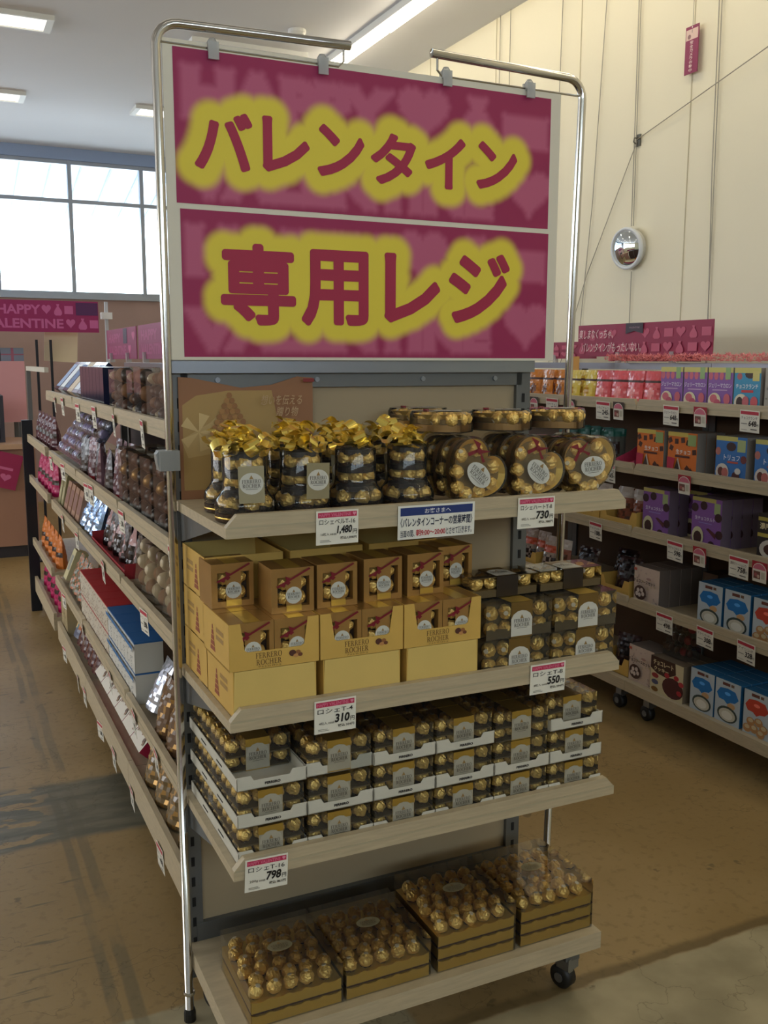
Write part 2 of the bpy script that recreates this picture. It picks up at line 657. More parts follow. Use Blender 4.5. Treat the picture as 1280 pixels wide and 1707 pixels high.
# ceiling lights: short fluorescent troffers in rows
M_tube = emit('lit_diffuser', (255, 247, 232), LAMP)
M_fix = mat('light_housing', (225, 225, 220), .5)
first = None
rows = [6.88, 4.92, 2.96, 1.0, -.96, -2.92, -4.88]
cols = [1.73, 0.0, -1.73, -3.46, -5.19]
frm = MB()
frm.box(-.42, .42, -.14, -.12, -.03, 0, M_fix).box(-.42, .42, .12, .14, -.03, 0, M_fix)
frm.box(-.42, -.375, -.12, .12, -.03, 0, M_fix).box(.375, .42, -.12, .12, -.03, 0, M_fix)
frm = frm.mesh('frame')
dif = MB().box(-.375, .375, -.12, .12, -.022, -.002, M_tube).mesh('diffuser')
for r_, y in enumerate(rows):
    for c_, x in enumerate(cols):
        t = thing('ceiling_light', 'lit fluorescent ceiling light, %s row from the far windows, %s from the cream wall' % (ORD[r_], ORD[c_]), 'ceiling light', (x, y, H), 0, 'ceiling lights in rows')
        ob('frame', frm, t)
        ob('diffuser', dif, t)
M_strip = emit('lit_strip_tube', (255, 238, 205), LAMP * 7.5)
t = thing('strip_light', 'long lit fluorescent strip light beside the cream wall', 'strip light', (2.35, 1.0, H))
ob('housing', MB().box(-.045, .045, -4.2, 4.1, -.046, 0, M_fix), t)
for k in range(7):
    y = -4.1 + k * 1.17
    ob('tube', MB().tube([(0, y, -.07), (0, y + 1.1, -.075)], .03, M_strip, 10), t)
t = tag(ob('smoke_detector', MB().lathe([(.05, -.035), (.06, -.02), (.06, 0)], 16, M_fix), None, (1.913, 4.364, H)), 'small round white smoke detector on the ceiling', 'detector')

# ------------------------------------------------ things on the cream wall
M_wire = mat('grey_cable', (164, 158, 142), .5)


def cable(pts, label, r=.0025):
    o = ob('wall_cable', MB().tube(pts, r, M_wire, 6))
    return tag(o, label, 'cable', None)


WX = X1 - .012
cable([(WX, 2.175, 3.69), (WX, 2.16, 2.225)], 'thin double cable running from the ceiling down to the round mirror')
cable([(WX, 2.19, 3.69), (WX, 2.175, 2.225)], 'second strand beside the cable down to the round mirror')
cable([(WX, 2.16, 1.99), (WX, 2.16, 1.2)], 'thin cable hanging from the round mirror behind the banner')
cable([(WX, 1.60, 3.69), (WX, 1.57, 1.2)], 'straight cable down the wall beside the hanging camera notice')
cable([(WX, 1.62, 3.69), (WX, 1.60, 2.4), (WX, 1.555, 1.2)], 'slack cable crossing the straight one beside the camera notice')
cable([(WX, 2.157, 2.664), (WX - .03, 1.33, 2.86), (WX - .06, .2, 3.14)], 'cable slanting up from the wall bracket towards the entrance')
cable([(WX, 2.157, 2.655), (WX, 2.55, 2.0), (WX, 2.78, 1.5)], 'cable slanting down from the wall bracket behind the sign pole')
cable([(WX, 2.44, 3.69), (WX, 2.52, 2.4), (WX, 2.62, 1.5)], 'faint slanting cable between mirror and sign pole')
cable([(WX, 2.86, 3.69), (WX, 2.9, 1.5)], 'faint upright cable beside the bent sign pole')
cable([(WX, 3.42, 3.69), (WX, 3.42, 2.2)], 'faint upright cable above the magenta sign corner')
cable([(WX, 3.54, 3.69), (WX, 3.54, 2.2)], 'faint upright cable nearest the far end of the wall')
t = thing('wall_bracket', 'small grey metal bracket where two cables meet the wall', 'bracket', (X1, 2.157, 2.66))
ob('plate', MB().box(-.008, 0, -.018, .018, -.03, .03, mat('bracket_steel', (110, 108, 100), .4, .7)), t)
ob('hook', MB().tube([(-.008, 0, .01), (-.03, 0, .01), (-.035, 0, -.01), (-.02, 0, -.02)], .004, MATS['bracket_steel'], 6), t)

t = thing('convex_mirror', 'round convex security mirror with a white rim on the wall', 'mirror', (X1 - .05, 2.16, 2.106), rot=(0, -PI / 2 - .12, .12))
ob('backing', MB().lathe([(.1, -.04), (.104, -.01), (.104, .004)], 32, mat('mirror_back', (210, 208, 200), .5)), t)
ob('rim', MB().lathe([(.107, -.012), (.111, 0), (.107, .01), (.095, .01), (.095, -.002)], 36, mat('mirror_rim_white', (222, 226, 230), .4), cap=False).mesh('rim', True), t)
ob('mirror_face', MB().lathe([(.096, .0), (.084, .008), (.066, .015), (.05, .022), (.025, .0255), (.001, .0265)], 36, mat('mirror_silver', (235, 245, 250), .03, 1.0), cap=False).mesh('mirror_face', True), t)

t = thing('camera_notice', 'narrow magenta hanging notice with vertical white lettering', 'sign', (X1 - .03, 1.762, 2.89), -PI / 2)
a = Art()
a.mb.box(-.044, .044, 0, .004, 0, .218, ink((140, 42, 84)))
a.rect(-.04, .155, .04, .203, (226, 196, 184))
a.ell(-.018, .17, .011, .011, (150, 110, 110))
a.rect(-.001, .185, .002, .2, (90, 60, 60))
a.ell(0, .211, .004, .004, (235, 220, 215), 8)
for k, chx in enumerate('安全カメラ作動中'):
    a.text(chx, -.011, .011, .134 - k * .0182, .150 - k * .0182, (236, 206, 204), .015)
a.part('notice_print', t)
ob('string', MB().tube([(0, .002, .218), (0, .002, .8)], .0015, M_wire, 5), t)

# ================================================================== display rack at the end of the aisle
M_shelf = mat('beige_shelf_laminate', (188, 172, 142), .5, noise=(60, .10), stretch=(.25, 1, 2.5))
M_panel = mat('beige_back_panel', (168, 150, 120), .6, noise=(3, .04))
M_steel = mat('grey_steel_upright', (112, 114, 114), .4, .5)
M_rail = mat('brushed_steel_rail', (150, 156, 164), .28, .85)
M_slot = mat('dark_slot', (22, 22, 22), .8)
M_chrome = mat('chrome_tube', (205, 202, 196), .16, 1.0)
M_black = mat('black_rubber', (24, 24, 24), .45)
M_blackmetal = mat('black_steel', (30, 32, 40), .4, .3)


def shelf_mesh(name, w, d, lip=.043, bev=.022):
    """board with an upright front lip whose ends are cut at a slant; front lower edge at y=-d, z=0"""
    b = MB()
    b.box(0, w, -d + .004, 0, .0, .02, M_shelf)
    b.box(0, w, -d - .004, -d + .004, 0, .02, M_shelf)
    b.prism([(.001, .02), (w - .001, .02), (w - bev, lip), (bev, lip)], -d - .004, -d + .012, M_shelf)
    b.prism([(.001, .018), (w - .001, .018), (w - .004, .0215), (.004, .0215)], -d - .0052, -d - .003, mat('lip_groove_beige', (178, 166, 138), .6))
    return b.mesh(name)


def slots(h, z0, n):
    b = MB()
    for k in range(n):
        z = z0 + k * (h / n)
        b.box(-.004, .004, -.0012, 0, z, z + .022, M_slot)
    return b.mesh('slot_row')


def caster(parent, loc, rz=0.0, fork=M_rail, r=.032):
    c = bpy.data.objects.new('caster', None)
    c.location, c.rotation_euler = loc, (0, 0, rz)
    COL.objects.link(c)
    c.parent = parent
    CH.setdefault(parent.name, []).append(c)
    ob('fork', MB().box(-.02, .02, -.018, .018, 2 * r - .002, 2 * r + .03, fork).box(-.008, .008, -.012, .03, r + .008, 2 * r + .004, fork), c)
    prof = [(r * .35, -.018), (r * .8, -.018), (r, -.012), (r, .012), (r * .8, .018), (r * .35, .018)]
    Mw = Matrix.Translation((0, .012, r)) @ Matrix.Rotation(PI / 2, 4, 'Y')
    ob('wheel', MB().lathe(prof, 18, M_black, Mw).mesh('wheel', True), c)
    ob('hub', MB().lathe([(r * .4, -.02), (r * .4, .02)], 12, M_rail, Mw), c)
    return c


W = .9
rack = thing('display_rack', 'beige shelf rack with four shelves facing the aisle', 'shelf rack', (0, 0, 0))
ob('back_panel', MB().box(.02, .88, 0, .02, .15, 1.455, M_panel), rack)
pm = MB().box(-.02, .02, -.012, .03, .08, 1.5, M_steel).mesh('upright')
sr = slots(1.3, .16, 26)
for x in (.015, .885):
    u = ob('upright', pm, rack, (x, 0, 0))
    s_ = ob('slot_row', sr, u, (0, -.0122, 0))
    s_['kind'] = 'stuff'
ob('top_rail', MB().box(-.005, .905, -.03, .035, 1.485, 1.515, M_rail), rack)
ob('top_beam', MB().box(.02, .88, -.012, .012, 1.453, 1.485, M_steel), rack)
for x in (.1, .33, .6, .8):
    ob('bolt', MB().lathe([(.006, 0), (.006, .004)], 8, M_rail, Matrix.Translation((x, -.012, 1.47)) @ Matrix.Rotation(PI / 2, 4, 'X')), rack)
ob('bottom_beam', MB().box(.02, .88, -.014, .012, .171, .215, M_steel), rack)
SZ = {1: 1.1936, 2: .8267, 3: .5293}
sm_ = shelf_mesh('shelf', W, .40)
for k, z in SZ.items():
    sh = ob('shelf', sm_, rack, (0, 0, z))
    for x in (.012, W - .012):
        ob('bracket', MB().prism([(-.30, -.0), (0, -.0), (0, -.07), (-.02, -.07)], -.0015, .0015, M_steel, Matrix.Rotation(PI / 2, 4, 'Z')), sh, (x, 0, 0))
base = MB().box(0, W, -.38, 0, .129, .171, M_shelf)
ob('base_shelf', base, rack)
for x in (.06, W - .05):
    for y in (-.32, -.03):
        caster(rack, (x, y, .0), .3, r=.03)
        ob('leg', MB().box(-.02, .02, -.02, .02, .085, .13, M_steel), rack, (x, y, 0))
TOP1, TOP2, TOP3, TOPB = SZ[1] + .0202, SZ[2] + .0202, SZ[3] + .0202, .1712

# ------------------------------------------------ bent sign poles
PY = -.045
def pole(label, x_foot, x_top, arm_end, z_arm, sgn, clips, foot):
    t = thing('sign_pole', label, 'pole', (x_foot, PY, 0))
    dx = x_top - x_foot
    path = [(0, 0, foot), (dx * .4, 0, 1.0), (dx, 0, z_arm - .045)]
    for k in range(1, 7):
        a_ = k * PI / 12
        path.append((dx + sgn * .045 * (1 - math.cos(a_)), 0, z_arm - .045 + .045 * math.sin(a_)))
    path.append((arm_end - x_foot, 0, z_arm + .008))
    ob('pole_tube', MB().tube(path, .0098, M_chrome, 12).mesh('pole_tube', True), t)
    ez = z_arm + .008
    ax = arm_end - sgn * .015 - x_foot
    zw = z_arm - .038
    wire = [(dx + sgn * .004, 0, zw), (ax - sgn * .012, 0, zw), (ax, 0, zw + .012), (ax, 0, ez)]
    ob('clip_wire', MB().tube(wire, .0025, M_chrome, 6), t)
    M_cl = clear('clip_acrylic', (240, 242, 242), .4, .1)
    for cx in clips:
        cl = MB()
        cl.box(-.011, .011, -.011, -.007, -.022, .012, M_cl)
        cl.box(-.011, .011, .007, .011, -.022, .012, M_cl)
        cl.lathe([(.006, -.008), (.011, -.004), (.011, .012), (.006, .02)], 10, M_cl)
        ob('clip', cl, t, (cx - x_foot, 0, zw))
    return t


pl = pole('chrome sign pole bent to the right over the magenta sign corner, beside the long shelves', -.0105, -.017, .40, 2.172, 1, (.097, .335), .0)
ob('floor_cap', MB().lathe([(.014, 0), (.014, .02), (.0115, .03)], 12, M_black), pl)
ob('collar', MB().lathe([(.0125, .066), (.0135, .07), (.0125, .074)], 12, M_chrome, cap=False), pl)
cl = MB().box(-.03, .012, -.02, .02, 1.283, 1.325, mat('grey_plastic_clamp', (150, 152, 150), .5))
cl.prism([(-.034, 1.30), (-.03, 1.283), (-.03, 1.325), (-.036, 1.318)], -.012, .012, MATS['grey_plastic_clamp'])
ob('clamp', cl, pl)
pr_ = pole('chrome sign pole bent to the left over the magenta sign, beside the heart boxes', .972, 1.012, .598, 2.183, -1, (.635, .858), .0)
ob('floor_cap', MB().lathe([(.014, 0), (.014, .02), (.0115, .03)], 12, M_black), pr_)
ob('clamp', MB().box(-.07, .014, -.012, .03, 1.28, 1.32, MATS['grey_plastic_clamp']), pr_)

# ------------------------------------------------ the big magenta sign
def panel_mesh(name, x0, x1, z0, z1, chars, ghosts, y):
    """printed sheet: grid coloured by distance to lettering (yellow halo) and to pale ghost shapes"""
    st = .0036
    nx, nz = int((x1 - x0) / st), int((z1 - z0) / st)
    gx, gz = np.linspace(x0, x1, nx), np.linspace(z0, z1, nz)
    PX, PZ = np.meshgrid(gx, gz)
    P = np.stack([PX.ravel(), PZ.ravel()], 1)

    def inside(tris):
        m_ = np.zeros(len(P), bool)
        for (a_, b_, c_) in tris:
            lo = np.minimum(np.minimum(a_, b_), c_) - 1e-9
            hi = np.maximum(np.maximum(a_, b_), c_) + 1e-9
            idx = np.where((P[:, 0] >= lo[0]) & (P[:, 0] <= hi[0]) & (P[:, 1] >= lo[1]) & (P[:, 1] <= hi[1]))[0]
            if not len(idx):
                continue
            q = P[idx]
            d = lambda u, v, w: (v[0] - u[0]) * (w[:, 1] - u[1]) - (v[1] - u[1]) * (w[:, 0] - u[0])
            s1, s2, s3 = d(a_, b_, q), d(b_, c_, q), d(c_, a_, q)
            ok = ((s1 >= 0) & (s2 >= 0) & (s3 >= 0)) | ((s1 <= 0) & (s2 <= 0) & (s3 <= 0))
            m_[idx[ok]] = True
        return m_

    def dist(tris):
        m_ = inside(tris)
        q = P[m_]
        extra = np.array([p for t_ in tris for p in t_])
        q = np.concatenate([q, extra])
        out = np.full(len(P), 9.0)
        for i in range(0, len(q), 200):
            blk = q[i:i + 200]
            d = np.sqrt(((P[:, None, :] - blk[None]) ** 2).sum(2)).min(1)
            out = np.minimum(out, d)
        out[m_] = 0
        return out

    def sst(v, a_, b_):
        t_ = np.clip((v - a_) / (b_ - a_), 0, 1)
        return t_ * t_ * (3 - 2 * t_)
    ct, gt = [], []
    for tri in chars:
        ct.append(tri)
    dch = dist(chars)
    dgh = dist(ghosts)
    base_c = np.array(lin((156, 28, 84)))
    ghost_c = np.array(lin((196, 98, 134)))
    yel = np.array(lin((232, 212, 64)))
    g_ = (1 - sst(dgh, -.002, .017))[:, None] * .85
    col = base_c * (1 - g_) + ghost_c * g_
    h_ = (1 - sst(dch, .030, .054))[:, None]
    col = col * (1 - h_) + yel * h_
    vs = [(float(p[0]), y, float(p[1])) for p in P]
    fs = [(j * nx + i, j * nx + i + 1, (j + 1) * nx + i + 1, (j + 1) * nx + i) for j in range(nz - 1) for i in range(nx - 1)]
    me = bpy.data.meshes.new(name)
    me.from_pydata(vs, [], fs)
    at = me.color_attributes.new('print', 'FLOAT_COLOR', 'POINT')
    at.data.foreach_set('color', np.concatenate([col, np.ones((len(P), 1))], 1).astype(np.float32).ravel())
    mt = bpy.data.materials.new('printed_sheet')
    mt.use_nodes = True
    nt = mt.node_tree
    vc = nt.nodes.new('ShaderNodeVertexColor')
    vc.layer_name = 'print'
    pb = nt.nodes['Principled BSDF']
    pb.inputs['Roughness'].default_value = .55
    nt.links.new(vc.outputs[0], pb.inputs['Base Color'])
    me.materials.append(mt)
    return me


def fit_text(body, x0, x1, z0, z1, bold):
    vs, fs = text_mesh(body, bold)
    xs, ys = [p[0] for p in vs], [p[1] for p in vs]
    ax, bx, ay, by = min(xs), max(xs), min(ys), max(ys)
    q = [(x0 + (p[0] - ax) * (x1 - x0) / (bx - ax), z0 + (p[1] - ay) * (z1 - z0) / (by - ay)) for p in vs]
    return q, fs


def tris_of(q, fs):
    out = []
    for f in fs:
        for k in range(1, len(f) - 1):
            out.append((np.array(q[f[0]]), np.array(q[f[k]]), np.array(q[f[k + 1]])))
    return out


def fan(pts):
    c_ = np.mean(np.array(pts), 0)
    n = len(pts)
    return [(c_, np.array(pts[i]), np.array(pts[(i + 1) % n])) for i in range(n)]


line1 = [('バ', .054, .178, 1.899, 2.016), ('レ', .199, .305, 1.905, 2.017), ('ン', .322, .433, 1.906, 2.014), ('タ', .448, .56, 1.9, 2.01), ('イ', .583, .688, 1.901, 2.015), ('ン', .718, .829, 1.909, 2.016)]
line2 = [('専', .102, .27, 1.586, 1.756), ('用', .282, .443, 1.587, 1.752), ('レ', .482, .626, 1.598, 1.753), ('ジ', .648, .815, 1.6, 1.763)]
SY = PY
sign = thing('hanging_sign', 'large magenta sign with yellow haloed red lettering above the chocolate rack', 'sign', (.475, SY, 1.513))
OX, OZ = .475, 1.513
sheet = MB()
sheet.box(-.48, .474, -.001, .002, .0, .63, mat('white_sign_card', (226, 220, 204), .6))
ob('card', sheet, sign)
for ln, (px0, px1, pz0, pz1), bold in ((line1, (.015, .921, 1.829, 2.129), .036), (line2, (.0215, .9235, 1.519, 1.818), .032)):
    chars, letters = [], MB()
    for c_, a0, a1, b0, b1 in ln:
        r_ = bold * (b1 - b0) * 1.1
        q, fs = fit_text(c_, a0 + r_, a1 - r_, b0 + r_, b1 - r_, 0.0)
        chars += tris_of(q, fs)
        for k in range(17):   # layered, slightly shifted copies thicken the strokes
            ox = r_ * math.cos(k * PI / 8) if k < 16 else 0
            oz = r_ * math.sin(k * PI / 8) if k < 16 else 0
            letters.add([(x + ox - OX, -.0022 - k * .00003, z + oz - OZ) for x, z in q], fs, mat('crimson_lettering', (168, 30, 70), .55))
    gh = []
    dz = pz0 - 1.829
    for wd, a0, a1, b0, b1 in (('HAPPY', .035, .50, 2.0, 2.095), ('VALENTINE', .03, .76, 1.845, 1.925)):
        q, fs = fit_text(wd, a0, a1, b0 + dz, b1 + dz, .05)
        gh += tris_of(q, fs)
    gh += fan([(.579 + x, 2.058 + dz + z) for x, z in heart_pts(.12, .1)])
    gh += fan([(.719 + x, 2.05 + dz + z) for x, z in bag_pts(.1, .11)])
    gh += fan(rc(.792, 2.015 + dz, .91, 2.077 + dz))
    gh += fan([(.865 + x, 1.905 + dz + z) for x, z in heart_pts(.115, .095)])
    me = panel_mesh('printed_panel', px0 - OX, px1 - OX, pz0 - OZ, pz1 - OZ,
                    [tuple(p - np.array((OX, OZ)) for p in t_) for t_ in chars], [tuple(p - np.array((OX, OZ)) for p in t_) for t_ in gh], -.0016)
    pn = ob('printed_panel', me, sign)
    ob('lettering', letters, pn)

# ------------------------------------------------ price tags and notice on the shelf lips
def price_tag(w, h, title, lead, price, tax, head=(196, 40, 84)):
    a = Art()
    a.mb.box(-w / 2, w / 2, 0, .0008, 0, h, ink((238, 234, 220)))
    a.rect(-w * .46, h * .80, w * .46, h * .95, head)
    a.text('HAPPY VALENTINE', -w * .44, w * .32, h * .825, h * .925, (226, 120, 150), .02)
    a.heart(w * .40, h * .875, w * .08, h * .11, (236, 150, 176))
    a.text(title, -w * .43, w * .42, h * .60, h * .75, (40, 36, 32), .006)
    a.text(price, -w * .02, w * .33, h * .28, h * .55, (26, 22, 20), .035, .12)
    a.text('円', w * .36, w * .46, h * .28, h * .42, (26, 22, 20), .01)
    a.text(lead, -w * .4, -w * .2, h * .27, h * .36, (60, 54, 48), .004)
    a.text('本体価格', -w * .18, -w * .03, h * .275, h * .34, (60, 54, 48), .006)
    a.text(tax, w * .06, w * .45, h * .14, h * .23, (50, 44, 40), .02)
    a.rect(-w * .42, h * .13, -w * .2, h * .145, (120, 116, 108))
    a.rect(-w * .42, h * .09, -w * .16, h * .105, (120, 116, 108))
    return a.mb.mesh('price_tag')


def put_tag(me, x, z, label, y=-.4065, rz=0.0, ry=0.0, group=None, name='price_tag', cat='price tag', rx=.05):
    o = ob(name, me, None, (x, y, z), (rx, ry, rz))
    return tag(o, label, cat, group)


put_tag(price_tag(.086, .065, 'ロシェベルT-16', '16粒入', '1,480', '税込1,598円'), .2155, 1.169, 'white price tag reading 1,480 under the bell boxes', rx=.03)
put_tag(price_tag(.091, .065, 'ロシェハートT-8', '8粒入', '730', '税込 788円'), .6635, 1.168, 'white price tag reading 730 under the heart boxes', rx=.03)
put_tag(price_tag(.087, .067, 'ロシェT-4', '4粒入', '310', '税込 334円'), .209, .797, 'white price tag reading 310 under the yellow trays', rx=.03)
put_tag(price_tag(.09, .067, 'ロシェT-8', '8粒入', '550', '税込 594円'), .705, .802, 'white price tag reading 550 under the eight-piece boxes', rx=.03)
put_tag(price_tag(.086, .067, 'ロシェT-16', '200g', '798', '税込 861円'), .063, .502, 'curled white price tag reading 798 under the white trays', rx=.03, ry=.03)
a = Art()
w_, h_ = .172, .067
a.mb.box(-w_ / 2, w_ / 2, 0, .0008, 0, h_, ink((238, 236, 226)))
a.rect(-w_ * .47, h_ * .70, w_ * .47, h_ * .94, (32, 54, 118))
a.text('お客さまへ', -w_ * .16, w_ * .18, h_ * .745, h_ * .89, (232, 232, 236), .01)
a.text('〈バレンタインコーナーの営業時間〉', -w_ * .47, w_ * .47, h_ * .36, h_ * .64, (36, 40, 66), .02)
a.text('当面の間、', -w_ * .47, -w_ * .29, h_ * .07, h_ * .28, (36, 40, 66), .01)
a.text('朝9:00～20:00', -w_ * .27, w_ * .11, h_ * .08, h_ * .28, (190, 44, 56), .02)
a.text('とさせて頂きます。', w_ * .12, w_ * .46, h_ * .07, h_ * .28, (36, 40, 66), .01)
o = a.part('opening_notice', None, (.4285, -.4065, 1.166), (.03, 0, 0))
tag(o, 'white notice with navy header and red hours on the top shelf edge', 'notice')

# backdrop card behind the bell boxes
bk = thing('backdrop_card', 'brown and gold backdrop card with a chocolate pyramid behind the bell boxes', 'poster', (0, -.016, TOP1))
a = Art()
ht = 1.477 - TOP1
top = [(.317, ht - .003), (.28, ht), (.22, ht - .018), (.15, ht - .024), (.09, ht - .012), (.04, ht - .002), (.013, ht)]
a.mb.prism([(.013, 0), (.317, 0)] + top, -.003, .0, ink((150, 104, 70)))
a.y = -.003
a.poly([(.02, .02), (.25, .02), (.235, .16), (.22, ht - .03), (.12, ht - .03), (.05, ht - .04), (.02, ht - .06)], (172, 140, 84))
a.poly([(.016, .13), (.08, .165), (.125, .205), (.1, .10), (.03, .09)], (188, 158, 104))
for ang in range(5):
    ca, sa = math.cos(ang * 1.2566), math.sin(ang * 1.2566)
    a.poly([(.055, .145), (.055 + .04 * ca - .012 * sa, .145 + .04 * sa + .012 * ca), (.055 + .04 * ca + .012 * sa, .145 + .04 * sa - .012 * ca)], (204, 176, 122))
for r_ in range(8):
    for c_ in range(r_ + 1):
        a.ell(.123 + (c_ - r_ / 2) * .0115, ht - .04 - r_ * .0115, .0066, .0066, (168, 122, 70) if (r_ + c_) % 2 else (150, 104, 60), 8)
a.logo(.128, ht - .135, .06)
a.text('想いを伝える', .19, .285, ht - .062, ht - .04, (190, 160, 120), .004, .2)
a.text('贈り物', .225, .275, ht - .087, ht - .066, (190, 160, 120), .004, .2)
a.rect(.29, ht - .012, .316, ht - .004, (130, 40, 40))
a.part('card_print', bk)

# ================================================================== chocolates
M_foil = mat('crinkled_gold_foil', (250, 212, 124), .3, .62, bump=(260, .6))
M_foil2 = mat('smooth_gold_foil', (222, 186, 88), .3, .6, bump=(40, .15))
M_cup = mat('brown_paper_cup', (74, 44, 24), .6)
M_stick = mat('cream_sticker', (226, 214, 190), .5)
M_gold = mat('gold_card', (178, 138, 80), .34, .55, noise=(20, .05))
M_yel = mat('yellow_card', (214, 174, 88), .5, .12, noise=(14, .04))
M_yeli = mat('yellow_card_inside', (196, 168, 108), .7)
M_taupe = mat('taupe_card', (104, 88, 58), .45, .2)
M_dark = mat('dark_brown_plastic', (38, 28, 22), .35)
M_clear = clear('clear_plastic', (246, 246, 242), .025, .05)
M_red = mat('crimson_ribbon', (122, 18, 36), .4)
M_white = mat('white_card', (206, 202, 188), .6)
M_silver = mat('silver_label_card', (158, 148, 116), .4, .4)


def choc_mesh(name, r, seed, cup=True):
    """foil-wrapped ball standing in a paper cup, with a round sticker on top (+Z)"""
    q = random.Random(seed)
    b = MB()
    nu, nv = 14, 9
    vs, fs_g, fs_c = [(0, 0, r * .98)], [], []
    for j in range(1, nv):
        th = PI * j / nv
        for i in range(nu):
            ph = 2 * PI * i / nu
            rr = r * (1 + q.uniform(-.13, .07))
            vs.append((rr * math.sin(th) * math.cos(ph), rr * math.sin(th) * math.sin(ph), rr * math.cos(th)))
    vs.append((0, 0, -r))
    last = len(vs) - 1
    for i in range(nu):
        fs_g.append((0, 1 + i, 1 + (i + 1) % nu))
    for j in range(nv - 2):
        for i in range(nu):
            f = (1 + j * nu + i, 1 + (j + 1) * nu + i, 1 + (j + 1) * nu + (i + 1) % nu, 1 + j * nu + (i + 1) % nu)
            (fs_c if cup and j >= nv - 4 else fs_g).append(f)
    for i in range(nu):
        (fs_c if cup else fs_g).append((1 + (nv - 2) * nu + i, last, 1 + (nv - 2) * nu + (i + 1) % nu))
    b.add(vs, fs_g, M_foil)
    if fs_c:
        b.add(vs, fs_c, M_cup)
    n = 10
    b.add([(r * .3 * math.cos(2 * PI * k / n), r * .3 * math.sin(2 * PI * k / n), r * 1.0) for k in range(n)] + [(r * .34 * math.cos(2 * PI * k / n), r * .34 * math.sin(2 * PI * k / n), r * .92) for k in range(n)],
          [tuple(range(n))] + [(k, n + k, n + (k + 1) % n, (k + 1) % n) for k in range(n)], M_stick)
    return b.mesh(name)


CHOC = [choc_mesh('chocolate', .0152, s) for s in (1, 2, 3)]
CHOCF = [choc_mesh('chocolate', .0145, s, False) for s in (4, 5)]


def choc(parent, loc, rot=None, s=1.0, flat=False):
    k = rnd.randrange(3)
    return ob('chocolate', (CHOCF[k % 2] if flat else CHOC[k]), parent, loc, rot or (rnd.uniform(-.25, .25), rnd.uniform(-.25, .25), rnd.uniform(0, 6.28)), (s, s, s))


def frame_box(b, x0, x1, y0, y1, z0, z1, mt, open_top=False):
    """thin-walled box as outer sheets"""
    b.quad((x0, y0, z0), (x1, y0, z0), (x1, y0, z1), (x0, y0, z1), mt)
    b.quad((x1, y0, z0), (x1, y1, z0), (x1, y1, z1), (x1, y0, z1), mt)
    b.quad((x1, y1, z0), (x0, y1, z0), (x0, y1, z1), (x1, y1, z1), mt)
    b.quad((x0, y1, z0), (x0, y0, z0), (x0, y0, z1), (x0, y1, z1), mt)
    if not open_top:
        b.quad((x0, y0, z1), (x1, y0, z1), (x1, y1, z1), (x0, y1, z1), mt)
    return b


# ------------------------------------------------ bell boxes with gold bows (top shelf)
def ribbon_mesh(r, w):
    vs, fs = [], []
    n = 12
    for k in range(n):
        a_ = -2.6 + 5.2 * k / (n - 1)
        rr = r * (1 + .1 * math.cos(a_))
        vs += [(-w / 2, rr * math.cos(a_) * 1.15, rr * math.sin(a_)), (w / 2, rr * .92 * math.cos(a_) * 1.15, rr * .92 * math.sin(a_))]
    for k in range(n - 1):
        fs.append((2 * k, 2 * k + 1, 2 * k + 3, 2 * k + 2))
    return MB().add(vs, fs, mat('gold_foil_ribbon', (244, 218, 112), .22, .75)).mesh('ribbon_loop', True)


RIB = [ribbon_mesh(.0125, .022), ribbon_mesh(.0145, .024)]
tagart = Art()
tagart.mb.box(-.024, .024, 0, .0008, 0, .068, M_silver)
tagart.ell(0, .036, .0225, .02, (206, 204, 194), 20)
tagart.logo(0, .036, .044, ellipse=False)
TAGM = tagart.mb.mesh('label_card')


def bell(seed, with_tag=True, tag_rz=0.0, tag_dx=0.0):
    q = random.Random(seed)
    t = thing('bell_box', 'bell', 'chocolate box')
    ob('base', MB().lathe([(.053, 0), (.0565, .003), (.0565, .017), (.054, .019)], 28, mat('brown_bell_base', (58, 40, 28), .25, .3)).lathe([(.0568, .008), (.0572, .0095), (.0568, .011)], 28, M_foil2, cap=False), t)
    prof = [(.0555, .019), (.057, .03), (.0545, .042), (.047, .051), (.0425, .059), (.041, .07), (.041, .126), (.038, .132), (.001, .134)]
    ob('bell_cover', MB().lathe(prof, 28, M_clear, cap=False).mesh('bell_cover', True), t)
    for z, r in ((.053, .039), (.0895, .036), (.1245, .030)):
        ob('tier_plate', MB().lathe([(r * .6, z - .006), (r, z - .008), (r, z + .002), (r * .6, z + .003)], 20, M_dark), t)
    for n, rr, z, o_ in ((6, .037, .034, q.uniform(0, 1)), (5, .0235, .0725, q.uniform(0, 1)), (5, .0225, .1075, q.uniform(0, 1))):
        for k in range(n):
            a_ = o_ + 2 * PI * k / n
            choc(t, (rr * math.cos(a_), rr * math.sin(a_), z))
    bow = ob('bow', MB().lathe([(.004, .133), (.012, .138), (.012, .148), (.004, .154)], 10, MATS['gold_foil_ribbon']), t)
    for k in range(13):
        a_ = q.uniform(0, .4) + 2 * PI * k / 7
        up = q.uniform(-.014, .006) + (.016 if k >= 7 else 0)
        rr = q.uniform(.034, .05) if k < 7 else q.uniform(.008, .03)
        ob('ribbon_loop', RIB[k % 2], bow, (rr * math.cos(a_), rr * math.sin(a_), 148e-3 + up), (q.uniform(-.5, .5), q.uniform(-.5, .5), a_ + PI / 2 + q.uniform(-.5, .5)))
    if with_tag:
        ob('label_card', TAGM, t, (tag_dx, -.0585, .040), (-.03, q.uniform(-.06, .06), tag_rz))
    return t


